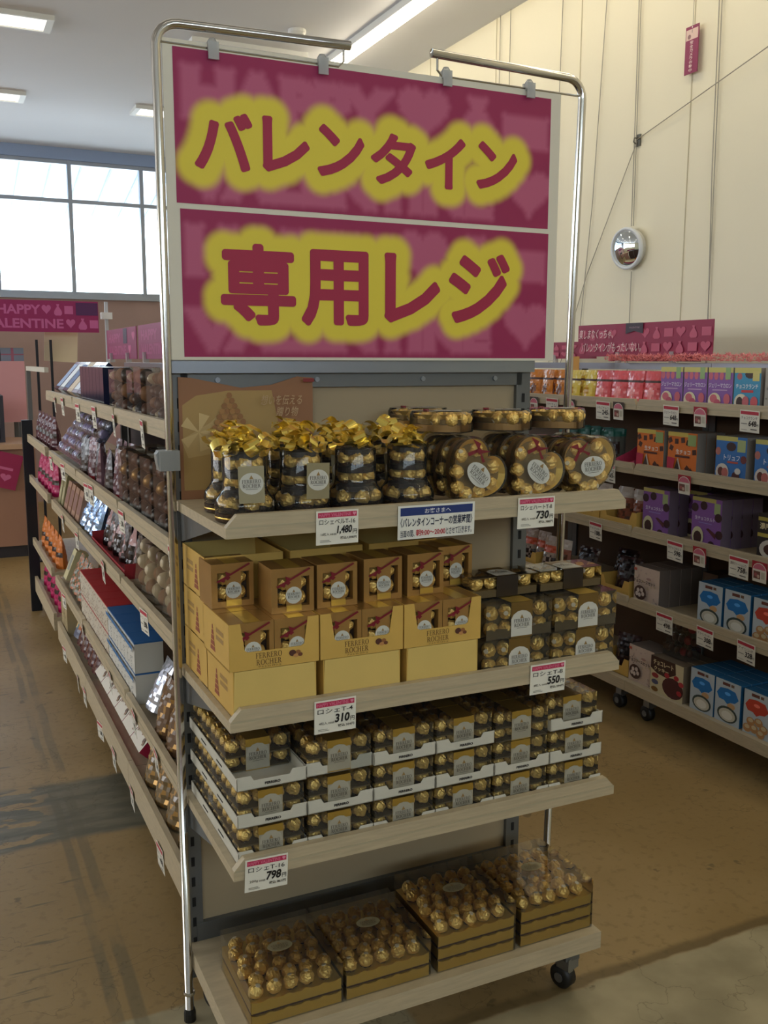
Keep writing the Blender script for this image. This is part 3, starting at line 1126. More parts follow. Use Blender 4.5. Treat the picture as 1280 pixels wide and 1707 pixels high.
front_bells = [(.060, -.328, True, -.1, -.004), (.174, -.325, True, .1, .012), (.29, -.322, False, 0, 0), (.406, -.318, False, 0, 0)]
for k, (x, y, tg_, rz, dx) in enumerate(front_bells):
    t = bell(10 + k, tg_, rz, dx)
    t.location = (x, y, TOP1)
    t['label'] = 'bell box of gold chocolates with bow, front row, %s from the clamped pole' % ORD[k]
    t['group'] = 'bell boxes on the top shelf'
for k, (x, y) in enumerate([(.072, -.205), (.19, -.195), (.306, -.192), (.422, -.19)]):
    t = bell(20 + k, True, rnd.uniform(-.6, .3), -.01)
    t.location = (x, y, TOP1)
    t['label'] = 'clear bell box with gold bow in the back row, %s from the clamped pole' % ORD[k]
    t['group'] = 'bell boxes on the top shelf'


# ------------------------------------------------ heart boxes (top shelf)
HW, HH, HD = .143, .132, .044


def heart_box():
    t = thing('heart_box', 'heart', 'chocolate box')
    raw = heart_pts(1, 1, 48)
    hp = []
    for x, z in raw:
        l_ = math.hypot(x, z) or 1e-6
        hp.append(((.55 * x + .45 * .5 * x / l_) * HW * 1.02, (.62 * z + .38 * .48 * z / l_) * HH * 1.03))
    n = len(hp)
    inner = [(x * .93, z * .93) for x, z in hp]
    b = MB()
    b.prism(inner, .016, .026, mat('bronze_band', (128, 102, 54), .35, .5))
    b.add([(x, .006, z) for x, z in [(u * 1.0, v * 1.0) for u, v in inner]] + [(x * .86, .016, z * .86) for x, z in inner], [[i, (i + 1) % n, n + (i + 1) % n, n + i] for i in range(n)], M_foil2)
    ob('gold_tray', b, t)
    c = MB()
    c.add([(x * .95, 0, z * .95) for x, z in hp], [list(range(n))], M_clear)
    c.add([(x * .95, 0, z * .95) for x, z in hp] + [(x, .007, z) for x, z in hp] + [(x, HD, z) for x, z in hp],
          [[i, (i + 1) % n, n + (i + 1) % n, n + i] for i in range(n)] + [[n + i, n + (i + 1) % n, 2 * n + (i + 1) % n, 2 * n + i] for i in range(n)], M_clear)
    c.add([(x, HD, z) for x, z in hp], [list(range(n))], M_clear)
    ob('cover', c, t)
    ob('gold_back', MB().prism(inner, .027, HD - .002, M_gold), t)
    for x, z in ((-.047, .010), (-.027, .040), (.027, .040), (.047, .010), (.034, -.022), (.011, -.044), (-.034, -.022), (-.0215, -.0)):
        if (x, z) != (-.0215, -.0):
            choc(t, (x, .0165, z), (PI / 2 + rnd.uniform(-.2, .2), rnd.uniform(-.2, .2), rnd.uniform(0, 6)), 1.05, True)
    choc(t, (-.012, .0165, -.046), (PI / 2, 0, 1), 1.0, True)
    a = Art(y=-.0008)
    a.ell(.004, .0, .032, .0225, (206, 206, 198), 24)
    a.logo(.004, 0, .058, ellipse=False)
    a.part('oval_label', t)
    rb = MB()
    for pts in ([(-.055, .047), (-.030, .038), (-.034, .052)], [(-.004, .056), (-.030, .04), (-.024, .032)], [(-.032, .04), (-.026, .038), (-.040, .014), (-.047, .018)], [(-.028, .04), (-.024, .036), (-.006, .024), (-.002, .03)]):
        rb.add([(u, -.0012, v) for u, v in pts], [list(range(len(pts)))], M_red)
    rb.box(-.033, -.024, -.003, -.0005, .033, .043, M_red)
    ob('ribbon', rb, t)
    return t


HP = Proto(heart_box())
zc = TOP1 + .0685
for i, (x, z, ang, n, g) in enumerate([(.541, TOP1 + .0695, .72, 3, 'left'), (.687, TOP1 + .0695, .66, 3, 'middle'), (.828, TOP1 + .072, -.05, 3, 'right')]):
    near = ['beside the bell boxes', 'between the other two heart stacks', 'at the free shelf end'][i]
    for k in range(n):
        HP.at((x - k * .004, -.372 + k * .052, z), 0, 'heart-shaped chocolate box standing %s, %s from the edge' % (near, ORD[k]),
              'standing heart boxes', rot=(-.06, ang, 0))
for i, (x, y, near) in enumerate([(.528, -.26, 'by the bows'), (.678, -.26, 'in the middle'), (.826, -.255, 'by the sign pole'), (.548, -.11, 'against the panel')]):
    HP.at((x, y, TOP1 + .193), 0, 'heart box lying flat on the standing hearts, %s' % near, 'heart boxes lying flat', rot=(-PI / 2, 0, .0))
st = MB()
ac = clear('grey_acrylic', (190, 190, 186), .15, .12)
st.box(-.05, .05, -.0015, .0015, 0, .055, ac).box(-.05, .05, 0, .04, 0, .002, ac)
tag(ob('acrylic_stand', st, None, (.845, -.215, TOP1)), 'small clear acrylic stand behind the heart box at the shelf end', 'stand')


# ------------------------------------------------ four-piece gold cartons
def small_box():
    t = thing('small_chocolate_box', 'small', 'chocolate box')
    w, h, d = .0865, .088, .0865
    b = MB()
    b.box(-w / 2, w / 2, -d / 2 + .024, d / 2, 0, h, M_gold)
    b.box(-w / 2, -.031, -d / 2, -d / 2 + .024, 0, h, M_gold)
    b.box(.034, w / 2, -d / 2, -d / 2 + .024, 0, h, M_gold)
    b.box(-.031, .034, -d / 2, -d / 2 + .024, 0, .012, M_gold)
    b.box(-.031, .034, -d / 2, -d / 2 + .024, .07, h, M_gold)
    ob('carton', b, t)
    ob('inner_tray', MB().box(-.031, .034, -d / 2 + .018, -d / 2 + .0235, .012, .07, M_dark), t)
    for x in (-.015, .018):
        for z in (.0265, .0555):
            choc(t, (x, -d / 2 + .0165, z), (PI / 2, 0, rnd.uniform(0, 6)), .95, True)
    a = Art(y=-d / 2 - .0004)
    a.rect(-.014, 0, .017, h, (176, 152, 96), M_gold)
    a.ell(.0015, .034, .0165, .017, (206, 206, 196), 18)
    a.logo(.0015, .034, .032, ellipse=False)
    a.rect(-.014, .003, .017, .015, (196, 148, 66), M_foil2)
    lb = a.part('label_band', t)
    r = Art(y=-d / 2 - .0024)
    r.poly([(-.034, .054), (-.031, .051), (.036, .084), (.033, .087)], (150, 22, 40), M_red)
    r.poly([(-.03, .056), (-.014, .06), (-.018, .051)], (150, 22, 40), M_red)
    r.poly([(-.012, .06), (-.016, .073), (-.004, .068)], (150, 22, 40), M_red)
    r.poly([(-.016, .06), (-.01, .065), (-.005, .06), (-.011, .055)], (150, 22, 40), M_red)
    r.part('ribbon', t)
    te = MB()
    te.quad((-.0145, -d / 2, h + .0004), (.0175, -d / 2, h + .0004), (.0175, d / 2, h + .0004), (-.0145, d / 2, h + .0004), M_foil2)
    ob('top_band', te, t)
    return t


SB = Proto(small_box())


# ------------------------------------------------ yellow display trays
def cluster(a, cu, cv, s):
    a.ell(cu - s * .3, cv + s * .1, s * .42, s * .38, (84, 44, 34), 12)
    a.ell(cu + s * .35, cv + s * .15, s * .3, s * .26, (150, 96, 52), 10)
    a.ell(cu + s * .1, cv - s * .22, s * .34, s * .22, (196, 140, 84), 10)
    a.ell(cu + s * .6, cv - s * .15, s * .28, s * .22, (110, 62, 38), 10)


def tray_side_art(mb, x, d, h, sgn):
    """small printed pyramid and lettering on a tray side"""
    y = x
    for r_ in range(5):
        z0 = h * (.62 - r_ * .12)
        hw = .004 + r_ * .0035
        cy = d * .12
        mb.add([(x, cy - hw, z0), (x, cy + hw, z0), (x, cy + hw * .8, z0 + h * .1), (x, cy - hw * .8, z0 + h * .1)], [(0, 1, 2, 3)], ink((150, 74, 48)))
    for k in range(2):
        z0 = h * (.62 - k * .16)
        mb.add([(x, -d * .3, z0), (x, -d * .02, z0), (x, -d * .02, z0 + h * .1), (x, -d * .3, z0 + h * .1)], [(0, 1, 2, 3)], ink((168, 132, 72)))


TW, TH, TD = .178, .0905, .183


def display_tray(front):
    t = thing('display_tray', 'tray', 'cardboard tray')
    w, h, d = (TW if front else TW - .012), TH, TD
    b = MB()
    b.box(-w / 2, w / 2, -d / 2, d / 2, 0, .002, M_yel)
    ob('tray_floor', b, t)
    for s_ in (-1, 1):
        sd = MB()
        sd.box(min(s_ * w / 2, s_ * (w / 2 - .002)), max(s_ * w / 2, s_ * (w / 2 - .002)), -d / 2, d / 2, 0, h, M_yel)
        tray_side_art(sd, s_ * (w / 2 + .0004), d, h, s_)
        ob('side_wall', sd, t)
    ob('back_wall', MB().box(-w / 2, w / 2, d / 2 - .002, d / 2, 0, h, M_yel), t)
    fr = MB()
    if front:
        fr.prism([(-w / 2, 0), (w / 2, 0), (w / 2, h), (w / 2 - .022, h), (w / 2 - .030, h * .42), (w / 2 - .036, h * .38), (-w / 2 + .036, h * .38), (-w / 2 + .030, h * .42), (-w / 2 + .022, h), (-w / 2, h)], -d / 2 - .0005, -d / 2 + .0015, M_yel)
        a = Art(fr, -d / 2 - .0006)
        a.serif('FERRERO', -.012, .0255, .052, .0105, (92, 64, 24))
        a.serif('ROCHER', -.012, .0125, .05, .0105, (92, 64, 24))
        a.text('フェレロ ロシェ', -.034, .012, .0025, .0058, (92, 64, 24), .01)
        cluster(a, .04, .021, .017)
    else:
        fr.prism([(-w / 2, 0), (w / 2, 0), (w / 2 - .003, h), (-w / 2 + .003, h)], -d / 2 - .0005, -d / 2 + .0015, mat('pale_yellow_card', (222, 192, 112), .45, .1, noise=(14, .03)))
    ob('front_wall', fr, t)
    return t


DT, DP = Proto(display_tray(True)), Proto(display_tray(False))
TX = [.095, .276, .457]
yf, yb = -.3865 + TD / 2, -.388 + TD / 2 + TD + .004
where = ['beside the chrome pole', 'in the middle', 'beside the eight-piece boxes']
for i, x in enumerate(TX):
    DP.at((x, yf, TOP2), 0, 'plain yellow tray under the printed one %s' % where[i], 'yellow trays on the second shelf')
    DT.at((x, yf, TOP2 + TH + .001), 0, 'yellow tray with brown lettering holding gold boxes, %s' % where[i], 'yellow trays on the second shelf')
    for k in range(3):
        DP.at((x, yb, TOP2 + k * (TH + .001)), PI, 'yellow tray in the back stack %s, %s from below' % (where[i], ORD[k]), 'yellow trays on the second shelf')
    for j in range(2):
        for k in range(2):
            SB.at((x - .0437 + j * .0875, yf - .0455 + k * .0895, TOP2 + TH + .0035), 0,
                  'small gold box in the printed tray %s, %s side, %s row' % (where[i], ['pole', 'far'][j], ['front', 'second'][k]), 'four-piece boxes in the yellow trays')
zt = TOP2 + TH + .0035 + .0885
for k, (x, y, rz) in enumerate([(.052, -.215, 0.02), (.147, -.305, -.02), (.2405, -.30, .015), (.345, -.29, .02), (.445, -.285, .03), (.54, -.24, .05)]):
    SB.at((x, y, zt), rz, 'small gold ribbon box on top of the trays, %s from the chrome pole' % ORD[k], 'four-piece boxes on top of the trays')


# ------------------------------------------------ eight-piece clear boxes
def eight_box():
    t = thing('eight_piece_box', 'eight', 'chocolate box')
    w, h, d = .165, .0785, .046
    ob('cover', frame_box(MB(), -w / 2, w / 2, -d / 2, d / 2, 0, h, M_clear), t)
    b = MB()
    b.box(-w / 2 + .001, w / 2 - .001, .006, d / 2 - .001, .001, h - .002, M_taupe)
    ob('inner_tray', b, t)
    fs = MB()
    fs.prism([(-w / 2 + .001, .002), (w / 2 - .001, .002), (w / 2 - .001, .026), (.05, .024), (.03, .019), (.0, .019), (-.03, .022), (-.055, .024), (-w / 2 + .001, .023)], -d / 2 + .001, -d / 2 + .0025, M_taupe)
    ob('front_strip', fs, t)
    ob('bottom_band', MB().box(-.022, .032, -d / 2, d / 2, -.0005, .0003, M_dark), t)
    for x in (-.062, -.026, .024, .061):
        for z in (.021, .056):
            choc(t, (x, -.0065, z), (PI / 2 + rnd.uniform(-.2, .2), rnd.uniform(-.3, .3), rnd.uniform(0, 6)), 1.12, True)
    a = Art(y=-d / 2 - .0004)
    a.rect(-.022, .0, .032, h, (140, 112, 56), MATS['bronze_band'])
    a.poly([(-.0215, .004), (.0315, .004), (.0315, .042), (.026, .052), (.016, .058), (.005, .06), (-.006, .058), (-.016, .052), (-.0215, .042)], (204, 202, 192))
    a.logo(.005, .033, .05, ellipse=False)
    a.part('label_band', t)
    tb = MB()
    tb.quad((-.022, -d / 2, h + .0004), (.032, -d / 2, h + .0004), (.032, d / 2, h + .0004), (-.022, d / 2, h + .0004), M_foil2)
    ob('top_band', tb, t)
    return t


EB = Proto(eight_box())
col8 = ['beside the yellow trays', 'at the free shelf end']
for i, x in enumerate((.640, .814)):
    for r_ in range(2):
        for k in range(3):
            EB.at((x + (.004 if r_ else 0), -.362 + k * .049, TOP2 + .001 + r_ * .0795), 0,
                  'clear eight-piece box %s, %s layer, %s from the edge' % (col8[i], ['bottom', 'upper'][r_], ORD[k]), 'eight-piece boxes on the second shelf')
    EB.at((x - .004, -.338, TOP2 + .001 + 2 * .0795 + .024), 0, 'clear eight-piece box lying flat on the stack %s' % col8[i], 'eight-piece boxes lying flat', rot=(-PI / 2, 0, 0))


# ------------------------------------------------ sixteen-piece clear boxes in white trays (third shelf)
def sixteen_box(n_deep):
    t = thing('sixteen_piece_box', 'sixteen', 'chocolate box')
    w, h, d = .134, .066, .068
    ob('cover', frame_box(MB(), -w / 2, w / 2, -d / 2, d / 2, 0, h, M_clear), t)
    mid = MB().box(-w / 2 + .002, w / 2 - .002, -d / 2 + .002, d / 2 - .002, .0305, .033, M_taupe)
    mid.box(-w / 2 + .002, w / 2 - .002, -d / 2 + .002, d / 2 - .002, .0006, .003, M_taupe)
    ob('inner_tray', mid, t)
    for z in (.0175, .0485):
        for y in ([-.0165, .0165][:n_deep]):
            for x in (-.0505, -.017, .017, .0505):
                choc(t, (x, y, z))
    a = Art(y=-d / 2 - .0004)
    a.rect(-.027, .0, .023, h, (150, 120, 60), mat('old_gold_band', (182, 148, 66), .32, .55))
    a.rect(-.0265, .002, .0225, .05, (160, 154, 136))
    a.poly([(-.0265, .03), (.0225, .03), (.018, .046), (.008, .054), (-.002, .056), (-.012, .054), (-.022, .046)], (172, 167, 150))
    a.logo(-.002, .03, .046, back=(172, 167, 150), ellipse=False)
    a.part('label_band', t)
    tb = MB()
    tb.quad((-.027, -d / 2, h + .0004), (.023, -d / 2, h + .0004), (.023, d / 2, h + .0004), (-.027, d / 2, h + .0004), mat('bronze_band', (128, 102, 54), .35, .5))  # shadow on the box top put into colour, darker than the front band
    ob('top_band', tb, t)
    return t


def white_tray():
    t = thing('white_tray', 'tray', 'cardboard tray')
    w, d = .141, .365
    ob('tray_floor', MB().box(-w / 2, w / 2, -d / 2, d / 2, 0, .0015, M_white), t)
    for s_ in (-1, 1):
        x0, x1 = (w / 2 - .0015, w / 2) if s_ > 0 else (-w / 2, -w / 2 + .0015)
        b = MB().prism([(-d / 2, 0), (d / 2, 0), (d / 2, .024), (-d / 2, .024)], x0, x1, M_white, Matrix(((0, 1, 0, 0), (1, 0, 0, 0), (0, 0, 1, 0), (0, 0, 0, 1))))
        for y in (-.06, .06):
            b.box(x0 - .0004, x1 + .0004, y - .02, y + .02, .009, .0125, M_slot)
        ob('side_wall', b, t)
    f = MB().prism([(-w / 2, 0), (w / 2, 0), (w / 2, .028), (w / 2 - .028, .028), (w / 2 - .034, .018), (-w / 2 + .034, .018), (-w / 2 + .028, .028), (-w / 2, .028)], -d / 2, -d / 2 + .0015, M_white)
    a = Art(f, -d / 2 - .0002)
    a.text('FERRERO', -.015, .017, .006, .0115, (40, 34, 30), .06)
    ob('front_wall', f, t)
    ob('back_wall', MB().box(-w / 2, w / 2, d / 2 - .0015, d / 2, 0, .024, M_white), t)
    return t


WT, XB = Proto(white_tray()), Proto(sixteen_box(2))
PX_, PZ_ = .1434, .0755
lay = ['bottom', 'middle', 'top']
cn_ = ['nearest the chrome pole', 'second from the chrome pole', 'third from the chrome pole', 'fourth from the chrome pole', 'fifth from the chrome pole', 'at the free shelf end']
for i in range(6):
    x = .085 + i * PX_
    for r_ in range(3):
        z = TOP3 + .0004 + r_ * PZ_
        tray_y = -.205 + (.0 if not (r_ == 2 and i == 1) else .006)
        has_tray = not (r_ == 2 and i == 4)
        if has_tray:
            WT.at((x, tray_y, z), 0, 'white cardboard tray, %s layer, column %s' % (lay[r_], cn_[i]), 'white trays on the third shelf')
        zb = z + (.002 if has_tray else -.006)
        deep = 5 if i == 0 else (3 if r_ == 2 else 2)
        start = 0
        y0 = -.205 - .1825 + .004 + .034 + .002
        if r_ == 2 and i == 0:
            y0 += .075
            deep = 4
        if r_ == 2 and i == 5:
            y0 += .012
        for k in range(deep):
            XB.at((x + rnd.uniform(-.001, .001), y0 + k * .0712, zb), rnd.uniform(-.006, .006),
                  'sixteen-piece box, %s tray, column %s, %s from the edge' % (lay[r_], cn_[i], ORD[k]), 'sixteen-piece boxes in white trays')


# ------------------------------------------------ large clear cases on the base shelf
def big_case(layers, seed):
    q = random.Random(seed)
    t = thing('chocolate_case', 'case', 'chocolate box')
    w, d = .203, .222
    lh = .030
    h = layers * lh + .014
    for k in range(layers):
        b = MB()
        z0 = .001 + k * lh
        b.box(-w / 2 + .003, w / 2 - .003, -d / 2 + .003, d / 2 - .003, z0, z0 + .022, M_foil2)
        n = 24
        wav = [(-w / 2 + .003 + (w - .006) * i / n, z0 + .0225 + .003 * math.cos(2 * PI * i / n * 5)) for i in range(n + 1)]
        b.prism([(-w / 2 + .003, z0 + .01)] + [(w / 2 - .003, z0 + .01)] + wav[::-1], -d / 2 + .0025, -d / 2 + .006, M_foil2)
        ob('gold_tray', b, t)
        if k < layers - 1:
            ob('divider', MB().box(-w / 2 + .004, w / 2 - .004, -d / 2 + .008, d / 2 - .004, z0 + .022, z0 + lh - .0005, M_cup), t)
    zt_ = .001 + (layers - 1) * lh + .022
    for r_ in range(6):
        n = 5
        for c_ in range(n):
            x = -w / 2 + .024 + c_ * .0375 + (.005 if r_ % 2 else -.005)
            y = -d / 2 + .024 + r_ * .0345
            choc(t, (x + q.uniform(-.002, .002), y, zt_ + .012), (q.uniform(-.3, .3), q.uniform(-.3, .3), q.uniform(0, 6)), 1.06)
    ob('cover', frame_box(MB(), -w / 2, w / 2, -d / 2, d / 2, 0, h + .018, M_clear), t)
    a = Art()
    a.ell(0, 0, .028, .019, (170, 160, 140), 24, M_silver)
    a.logo(0, -.002, .046, ellipse=False, text=(96, 80, 54))
    a.part('oval_label', t, (0, 0, h + .0186), (-PI / 2, 0, 0))
    return t


for k, (x, n, where_) in enumerate([(.143, 2, 'two layers, at the base shelf end by the chrome pole'), (.352, 2, 'two layers, beside the taller cases'), (.572, 3, 'three layers, beside the lower cases'), (.790, 3, 'three layers, at the free shelf end')]):
    t = big_case(n, 40 + k)
    t.location = (x, -.245 + (.0 if k != 3 else .002), TOPB)
    t['label'] = 'large chocolate case, %s' % where_
    t['group'] = 'large chocolate cases'

# ================================================================== generic packaged goods for the long racks
def carton(name, w, h, d, side, art=None, top=None, edge=None):
    """upright carton, front at -Y, origin bottom centre"""
    t = thing(name, name, 'box')
    b = MB()
    b.box(-w / 2, w / 2, -d / 2, d / 2, 0, h, side)
    ob('carton', b, t)
    if top:
        ob('lid', MB().box(-w / 2 - .0006, w / 2 + .0006, -d / 2 - .0006, d / 2 + .0006, h - .004, h + .001, top), t)
    if art:
        a = Art(y=-d / 2 - .0003)
        art(a, w, h)
        a.part('front_print', t)
    return t


def pouch(name, w, h, th, body, cell=None, seed=0, film=None):
    """stand-up bag: bulging at the bottom, sealed flat at the top; cell(u, v) picks the print"""
    q = random.Random(seed)
    t = thing(name, name, 'bag')
    nu, nv = 10, 14
    b = MB()
    jit = [[q.uniform(-1, 1) for _ in range(nu + 1)] for _ in range(nv + 1)]
    for side in (-1, 1):
        vs = []
        for j in range(nv + 1):
            v = j / nv
            for i in range(nu + 1):
                u = i / nu
                bulge = th / 2 * math.sin(PI * u) ** .6 * (1 - v ** 2.2)
                if 0 < j < nv and 0 < i < nu:
                    bulge += jit[j][i] * th * .05
                pinch = 1 - .05 * math.sin(PI * v)
                vs.append(((u - .5) * w * pinch, side * bulge, h * v))
        for j in range(nv):
            for i in range(nu):
                f = (j * (nu + 1) + i, j * (nu + 1) + i + 1, (j + 1) * (nu + 1) + i + 1, (j + 1) * (nu + 1) + i)
                mt = body
                if cell and side < 0:
                    mt = cell((i + .5) / nu, (j + .5) / nv) or body
                b.add([vs[k] for k in f], [(0, 1, 2, 3)], mt)
    ob('bag_film', b.mesh('bag_film', True), t)
    return t


def clear_case(name, w, h, d, fill, n=(3, 4), lump=.016, card=None, seed=0):
    """clear plastic carton with pieces of confectionery visible inside"""
    q = random.Random(seed)
    t = thing(name, name, 'box')
    ob('cover', frame_box(MB(), -w / 2, w / 2, -d / 2, d / 2, 0, h, M_clear), t)
    if card:
        ob('insert_card', MB().box(-w / 2 + .002, w / 2 - .002, d / 2 - .004, d / 2 - .001, .001, h - .002, card).box(-w / 2 + .002, w / 2 - .002, -d / 2 + .001, d / 2 - .004, .0008, .004, card), t)
    for i in range(n[0]):
        for j in range(n[1]):
            x = -w / 2 + w * (i + .5) / n[0]
            z = .008 + (h - .012) * (j + .5) / n[1]
            rx, rz_ = w / n[0] * .47, (h - .012) / n[1] * .5
            b = MB()
            prof = [(.001, -1), (.6, -.8), (.95, -.35), (1, .1), (.8, .65), (.4, .95), (.001, 1)]
            b.lathe([(p[0], p[1]) for p in prof], 8, fill[(i + j + q.randrange(2)) % len(fill)], cap=False)
            ob('sweet', b.mesh('sweet', True), t, (x, -.004, z), (q.uniform(-.3, .3), q.uniform(-.3, .3), q.uniform(0, 3)), (rx, min(d * .4, rx * 1.2), rz_))
    return t


def rack_unit(name, label, n_shelves, lips, depth, width, uprights, panel, back_h, base_z=.125, rail=True, fascia=0.0):
    """one shelf unit facing -Y, from x=0 to width, front edge at y=-depth"""
    t = thing(name, label, 'shelf rack')
    ob('back_panel', MB().box(.02, width - .02, -.012, .012, .1, back_h - .03, panel), t)
    um = MB().box(-.018, .018, -.02, .02, .06, back_h, uprights).mesh('upright')
    for x in (.018, width - .018):
        ob('upright', um, t, (x, 0, 0))
    if rail:
        ob('top_rail', MB().box(0, width, -.024, .024, back_h, back_h + .03, M_rail), t)
    sm = shelf_mesh('shelf', width, depth, .045, .015)
    for z in lips:
        ob('shelf', sm, t, (0, -.012, z))
    ob('base_shelf', MB().box(0, width, -depth - .016, 0, base_z, base_z + .045, M_shelf), t)
    if fascia:
        ob('base_fascia', MB().box(0, width, -depth - .016, -depth, base_z + .045, base_z + fascia, M_shelf).box(0, width, -depth, 0, base_z + .045, base_z + .07, M_shelf), t)
    for x in (.09, width - .09):
        caster(t, (x, -depth + .05, 0), PI / 2, r=.034)
        ob('leg', MB().box(-.018, .018, -.018, .018, .085, base_z + .01, M_steel), t, (x, -depth + .05, 0))
        ob('leg', MB().box(-.018, .018, -.018, .018, .0, base_z + .01, M_steel), t, (x, -.05, 0))
    return t


# ------------------------------------------------ long rack beside the left aisle (faces -X)
RZ = -PI / 2
LX = .046
M_dpanel = mat('dark_rack_panel', (70, 52, 50), .6)
LL = [1.322, 1.033, .792, .412]
UW = .94
DEP = .385
units = []
nm = ['next to the gold chocolate display', 'second along the left aisle', 'third along the left aisle']
for k in range(3):
    y_near = .045 + k * UW
    # local x runs towards -Y in the world, so the unit starts at its far end
    t = rack_unit('shelf_rack', 'long beige shelf rack, %s' % nm[k], 4, LL, DEP, UW - .004, M_steel, M_dpanel, 1.47, fascia=.093)
    t.location = (LX + .004 + DEP + .012, y_near + UW - .002, 0)
    t.rotation_euler = (0, 0, RZ)
    t['group'] = 'shelf racks along the left aisle'
y_far = .045 + 3 * UW
t = rack_unit('shelf_rack', 'black framed shelf rack at the far end of the left aisle', 4, LL[1:] + [], DEP, .98, M_blackmetal, mat('pinkish_panel', (170, 130, 120), .6), 1.44, rail=False, fascia=.093)
t.location = (LX + .004 + DEP + .012, y_far + .16 + .98, 0)
t.rotation_euler = (0, 0, RZ)
pk = MB().box(-.022, .022, -.03, .03, 0.0, 1.16, M_blackmetal).mesh('front_post')
ob('front_post', pk, t, (.0, -DEP - .012, 0))
ob('top_bar', MB().box(0, .98, -DEP, -DEP + .02, 1.45, 1.475, M_white), t)
ob('top_post', MB().box(-.012, .012, -DEP, -DEP + .024, 1.16, 1.45, M_steel), t)
FY = y_far + .16


def LP(y, x=.03):
    """world spot on the left rack: y along the aisle, x metres behind the shelf lip"""
    return LX + .016 + x, y


def place_left(root_or_proto, y, zshelf, x=.03, label='', group=None, rz=0.0, tilt=0.0):
    px, py = LP(y, x * .62)
    z = zshelf + .0203 + .038 * abs(math.sin(tilt))
    rot = (tilt, 0, RZ + rz)
    if isinstance(root_or_proto, Proto):
        return root_or_proto.at((px, py, z), 0, label, group, rot)
    t_ = root_or_proto
    t_.location, t_.rotation_euler = (px, py, z), rot
    t_['label'] = label
    if group:
        t_['group'] = group
    return t_


brown1, brown2, cream_c, tan_c_ = mat('milk_chocolate', (92, 54, 34), .4), mat('dark_chocolate', (48, 28, 20), .35), mat('cream_sweet', (206, 188, 156), .5), mat('cocoa_truffle', (150, 104, 66), .6)
navy = mat('navy_carton', (28, 34, 62), .14)
pale = mat('glare_blue_carton', (196, 210, 226), .12)  # window glare on the leaning boxes, put into the carton colour
silverc = mat('silver_blue_carton', (120, 150, 190), .12, .3)
beech = mat('beige_carton', (196, 174, 142), .5)

# level 1: clear cases, navy cartons, leaning gift boxes
CC = Proto(clear_case('sweets_case', .10, .14, .05, [brown1, cream_c, tan_c_], (2, 4), card=mat('pale_green_card', (190, 206, 190), .5), seed=3))
CD = Proto(clear_case('sweets_case', .11, .15, .055, [brown2, brown1, tan_c_], (2, 3), card=M_white, seed=4))
for k in range(6):
    pr = CC if k % 2 else CD
    kind = 'pale and brown' if k % 2 else 'dark brown'
    place_left(pr, .38 + k * .15, LL[0], .045 + (.006 if k % 2 else 0), 'clear case of %s sweets, top shelf, %s from the chrome pole' % (kind, ORD[k]), 'clear cases on the top left shelf', rz=rnd.uniform(-.06, .06))
FL = Proto(carton('flat_gift_box', .30, .032, .2, silverc, lambda a, w, h: a.rect(-w * .5, h * .1, w * .5, h * .25, (210, 224, 240))))
for c_ in range(2):
    for k in range(4):
        place_left(FL, .55 + c_ * .36, LL[0] + k * .0335, .31, 'flat silver-blue gift box behind the cases, %s pile, %s from below' % (['nearer', 'farther'][c_], ORD[k]), 'flat gift boxes on the top left shelf')
jr = clear_case('sweets_jar', .10, .13, .08, [brown1, tan_c_, brown2], (2, 3), card=None, seed=8)
ob('lid', MB().box(-.052, .052, -.042, .042, .13, .142, mat('pale_lid', (214, 226, 234), .3)), jr)
place_left(jr, .56, LL[0] + .1345, .31, 'clear jar of brown sweets with pale lid on the flat gift boxes')
NV = Proto(carton('navy_gift_box', .074, .145, .10, navy, lambda a, w, h: a.rect(-w * .5, h * .12, w * .5, h * .15, (150, 160, 190))))
for k in range(7):
    place_left(NV, 1.33 + k * .0775, LL[0], .09, 'upright navy gift box, %s in its row after the clear cases' % ORD[k], 'navy gift boxes on the top left shelf')
gift = [(navy, (150, 170, 210)), (pale, (230, 240, 250)), (beech, (220, 200, 170)), (navy, (90, 110, 160)), (pale, (240, 246, 252)), (navy, (160, 180, 220)), (pale, (220, 232, 246)), (navy, (120, 140, 180))]  # paler front colours carry painted window glare
gn = ['navy', 'pale blue', 'beige', 'navy', 'pale blue', 'navy', 'pale blue', 'navy']
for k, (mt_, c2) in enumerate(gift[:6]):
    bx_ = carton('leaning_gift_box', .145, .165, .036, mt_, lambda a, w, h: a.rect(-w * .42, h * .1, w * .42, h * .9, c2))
    place_left(bx_, 1.97 + k * .152, LL[0], .05, '%s gift box with glare-pale front, leaning on top shelf, %s after the navy ones' % (gn[k], ORD[k]), 'leaning gift boxes on the top left shelf', tilt=-.72)

# level 2: tall clear cases, small bags, long clear leaning boxes
CT = Proto(clear_case('tall_sweets_case', .115, .19, .06, [brown1, brown2, M_gold], (2, 4), card=M_white, seed=5))
for k in range(8):
    place_left(CT, .46 + (k % 4) * .175 + (k // 4) * .03, LL[1], .055 + (k // 4) * .12, 'tall clear case of brown sweets, second shelf, %s row, %s from pole' % (['front', 'back'][k // 4], ORD[k % 4]), 'tall clear cases on the second left shelf', rz=.05)
plum, mauve = mat('plum_wrapper', (84, 40, 52), .3), mat('mauve_wrapper', (150, 120, 130), .25)
redcard = mat('red_card', (170, 36, 46), .5)
MP = [Proto(pouch('sweets_bag', .09, .15, .045, plum, lambda u, v: mauve if v > .75 else (redcard if v < .15 else None), 11)),
      Proto(pouch('sweets_bag', .09, .16, .045, mauve, lambda u, v: plum if .2 < v < .55 else None, 12)),
      Proto(pouch('sweets_bag', .10, .15, .05, brown2, lambda u, v: mat('grey_wrapper', (120, 124, 134), .25) if v > .6 else None, 13))]
pn = ['plum', 'mauve', 'dark brown']
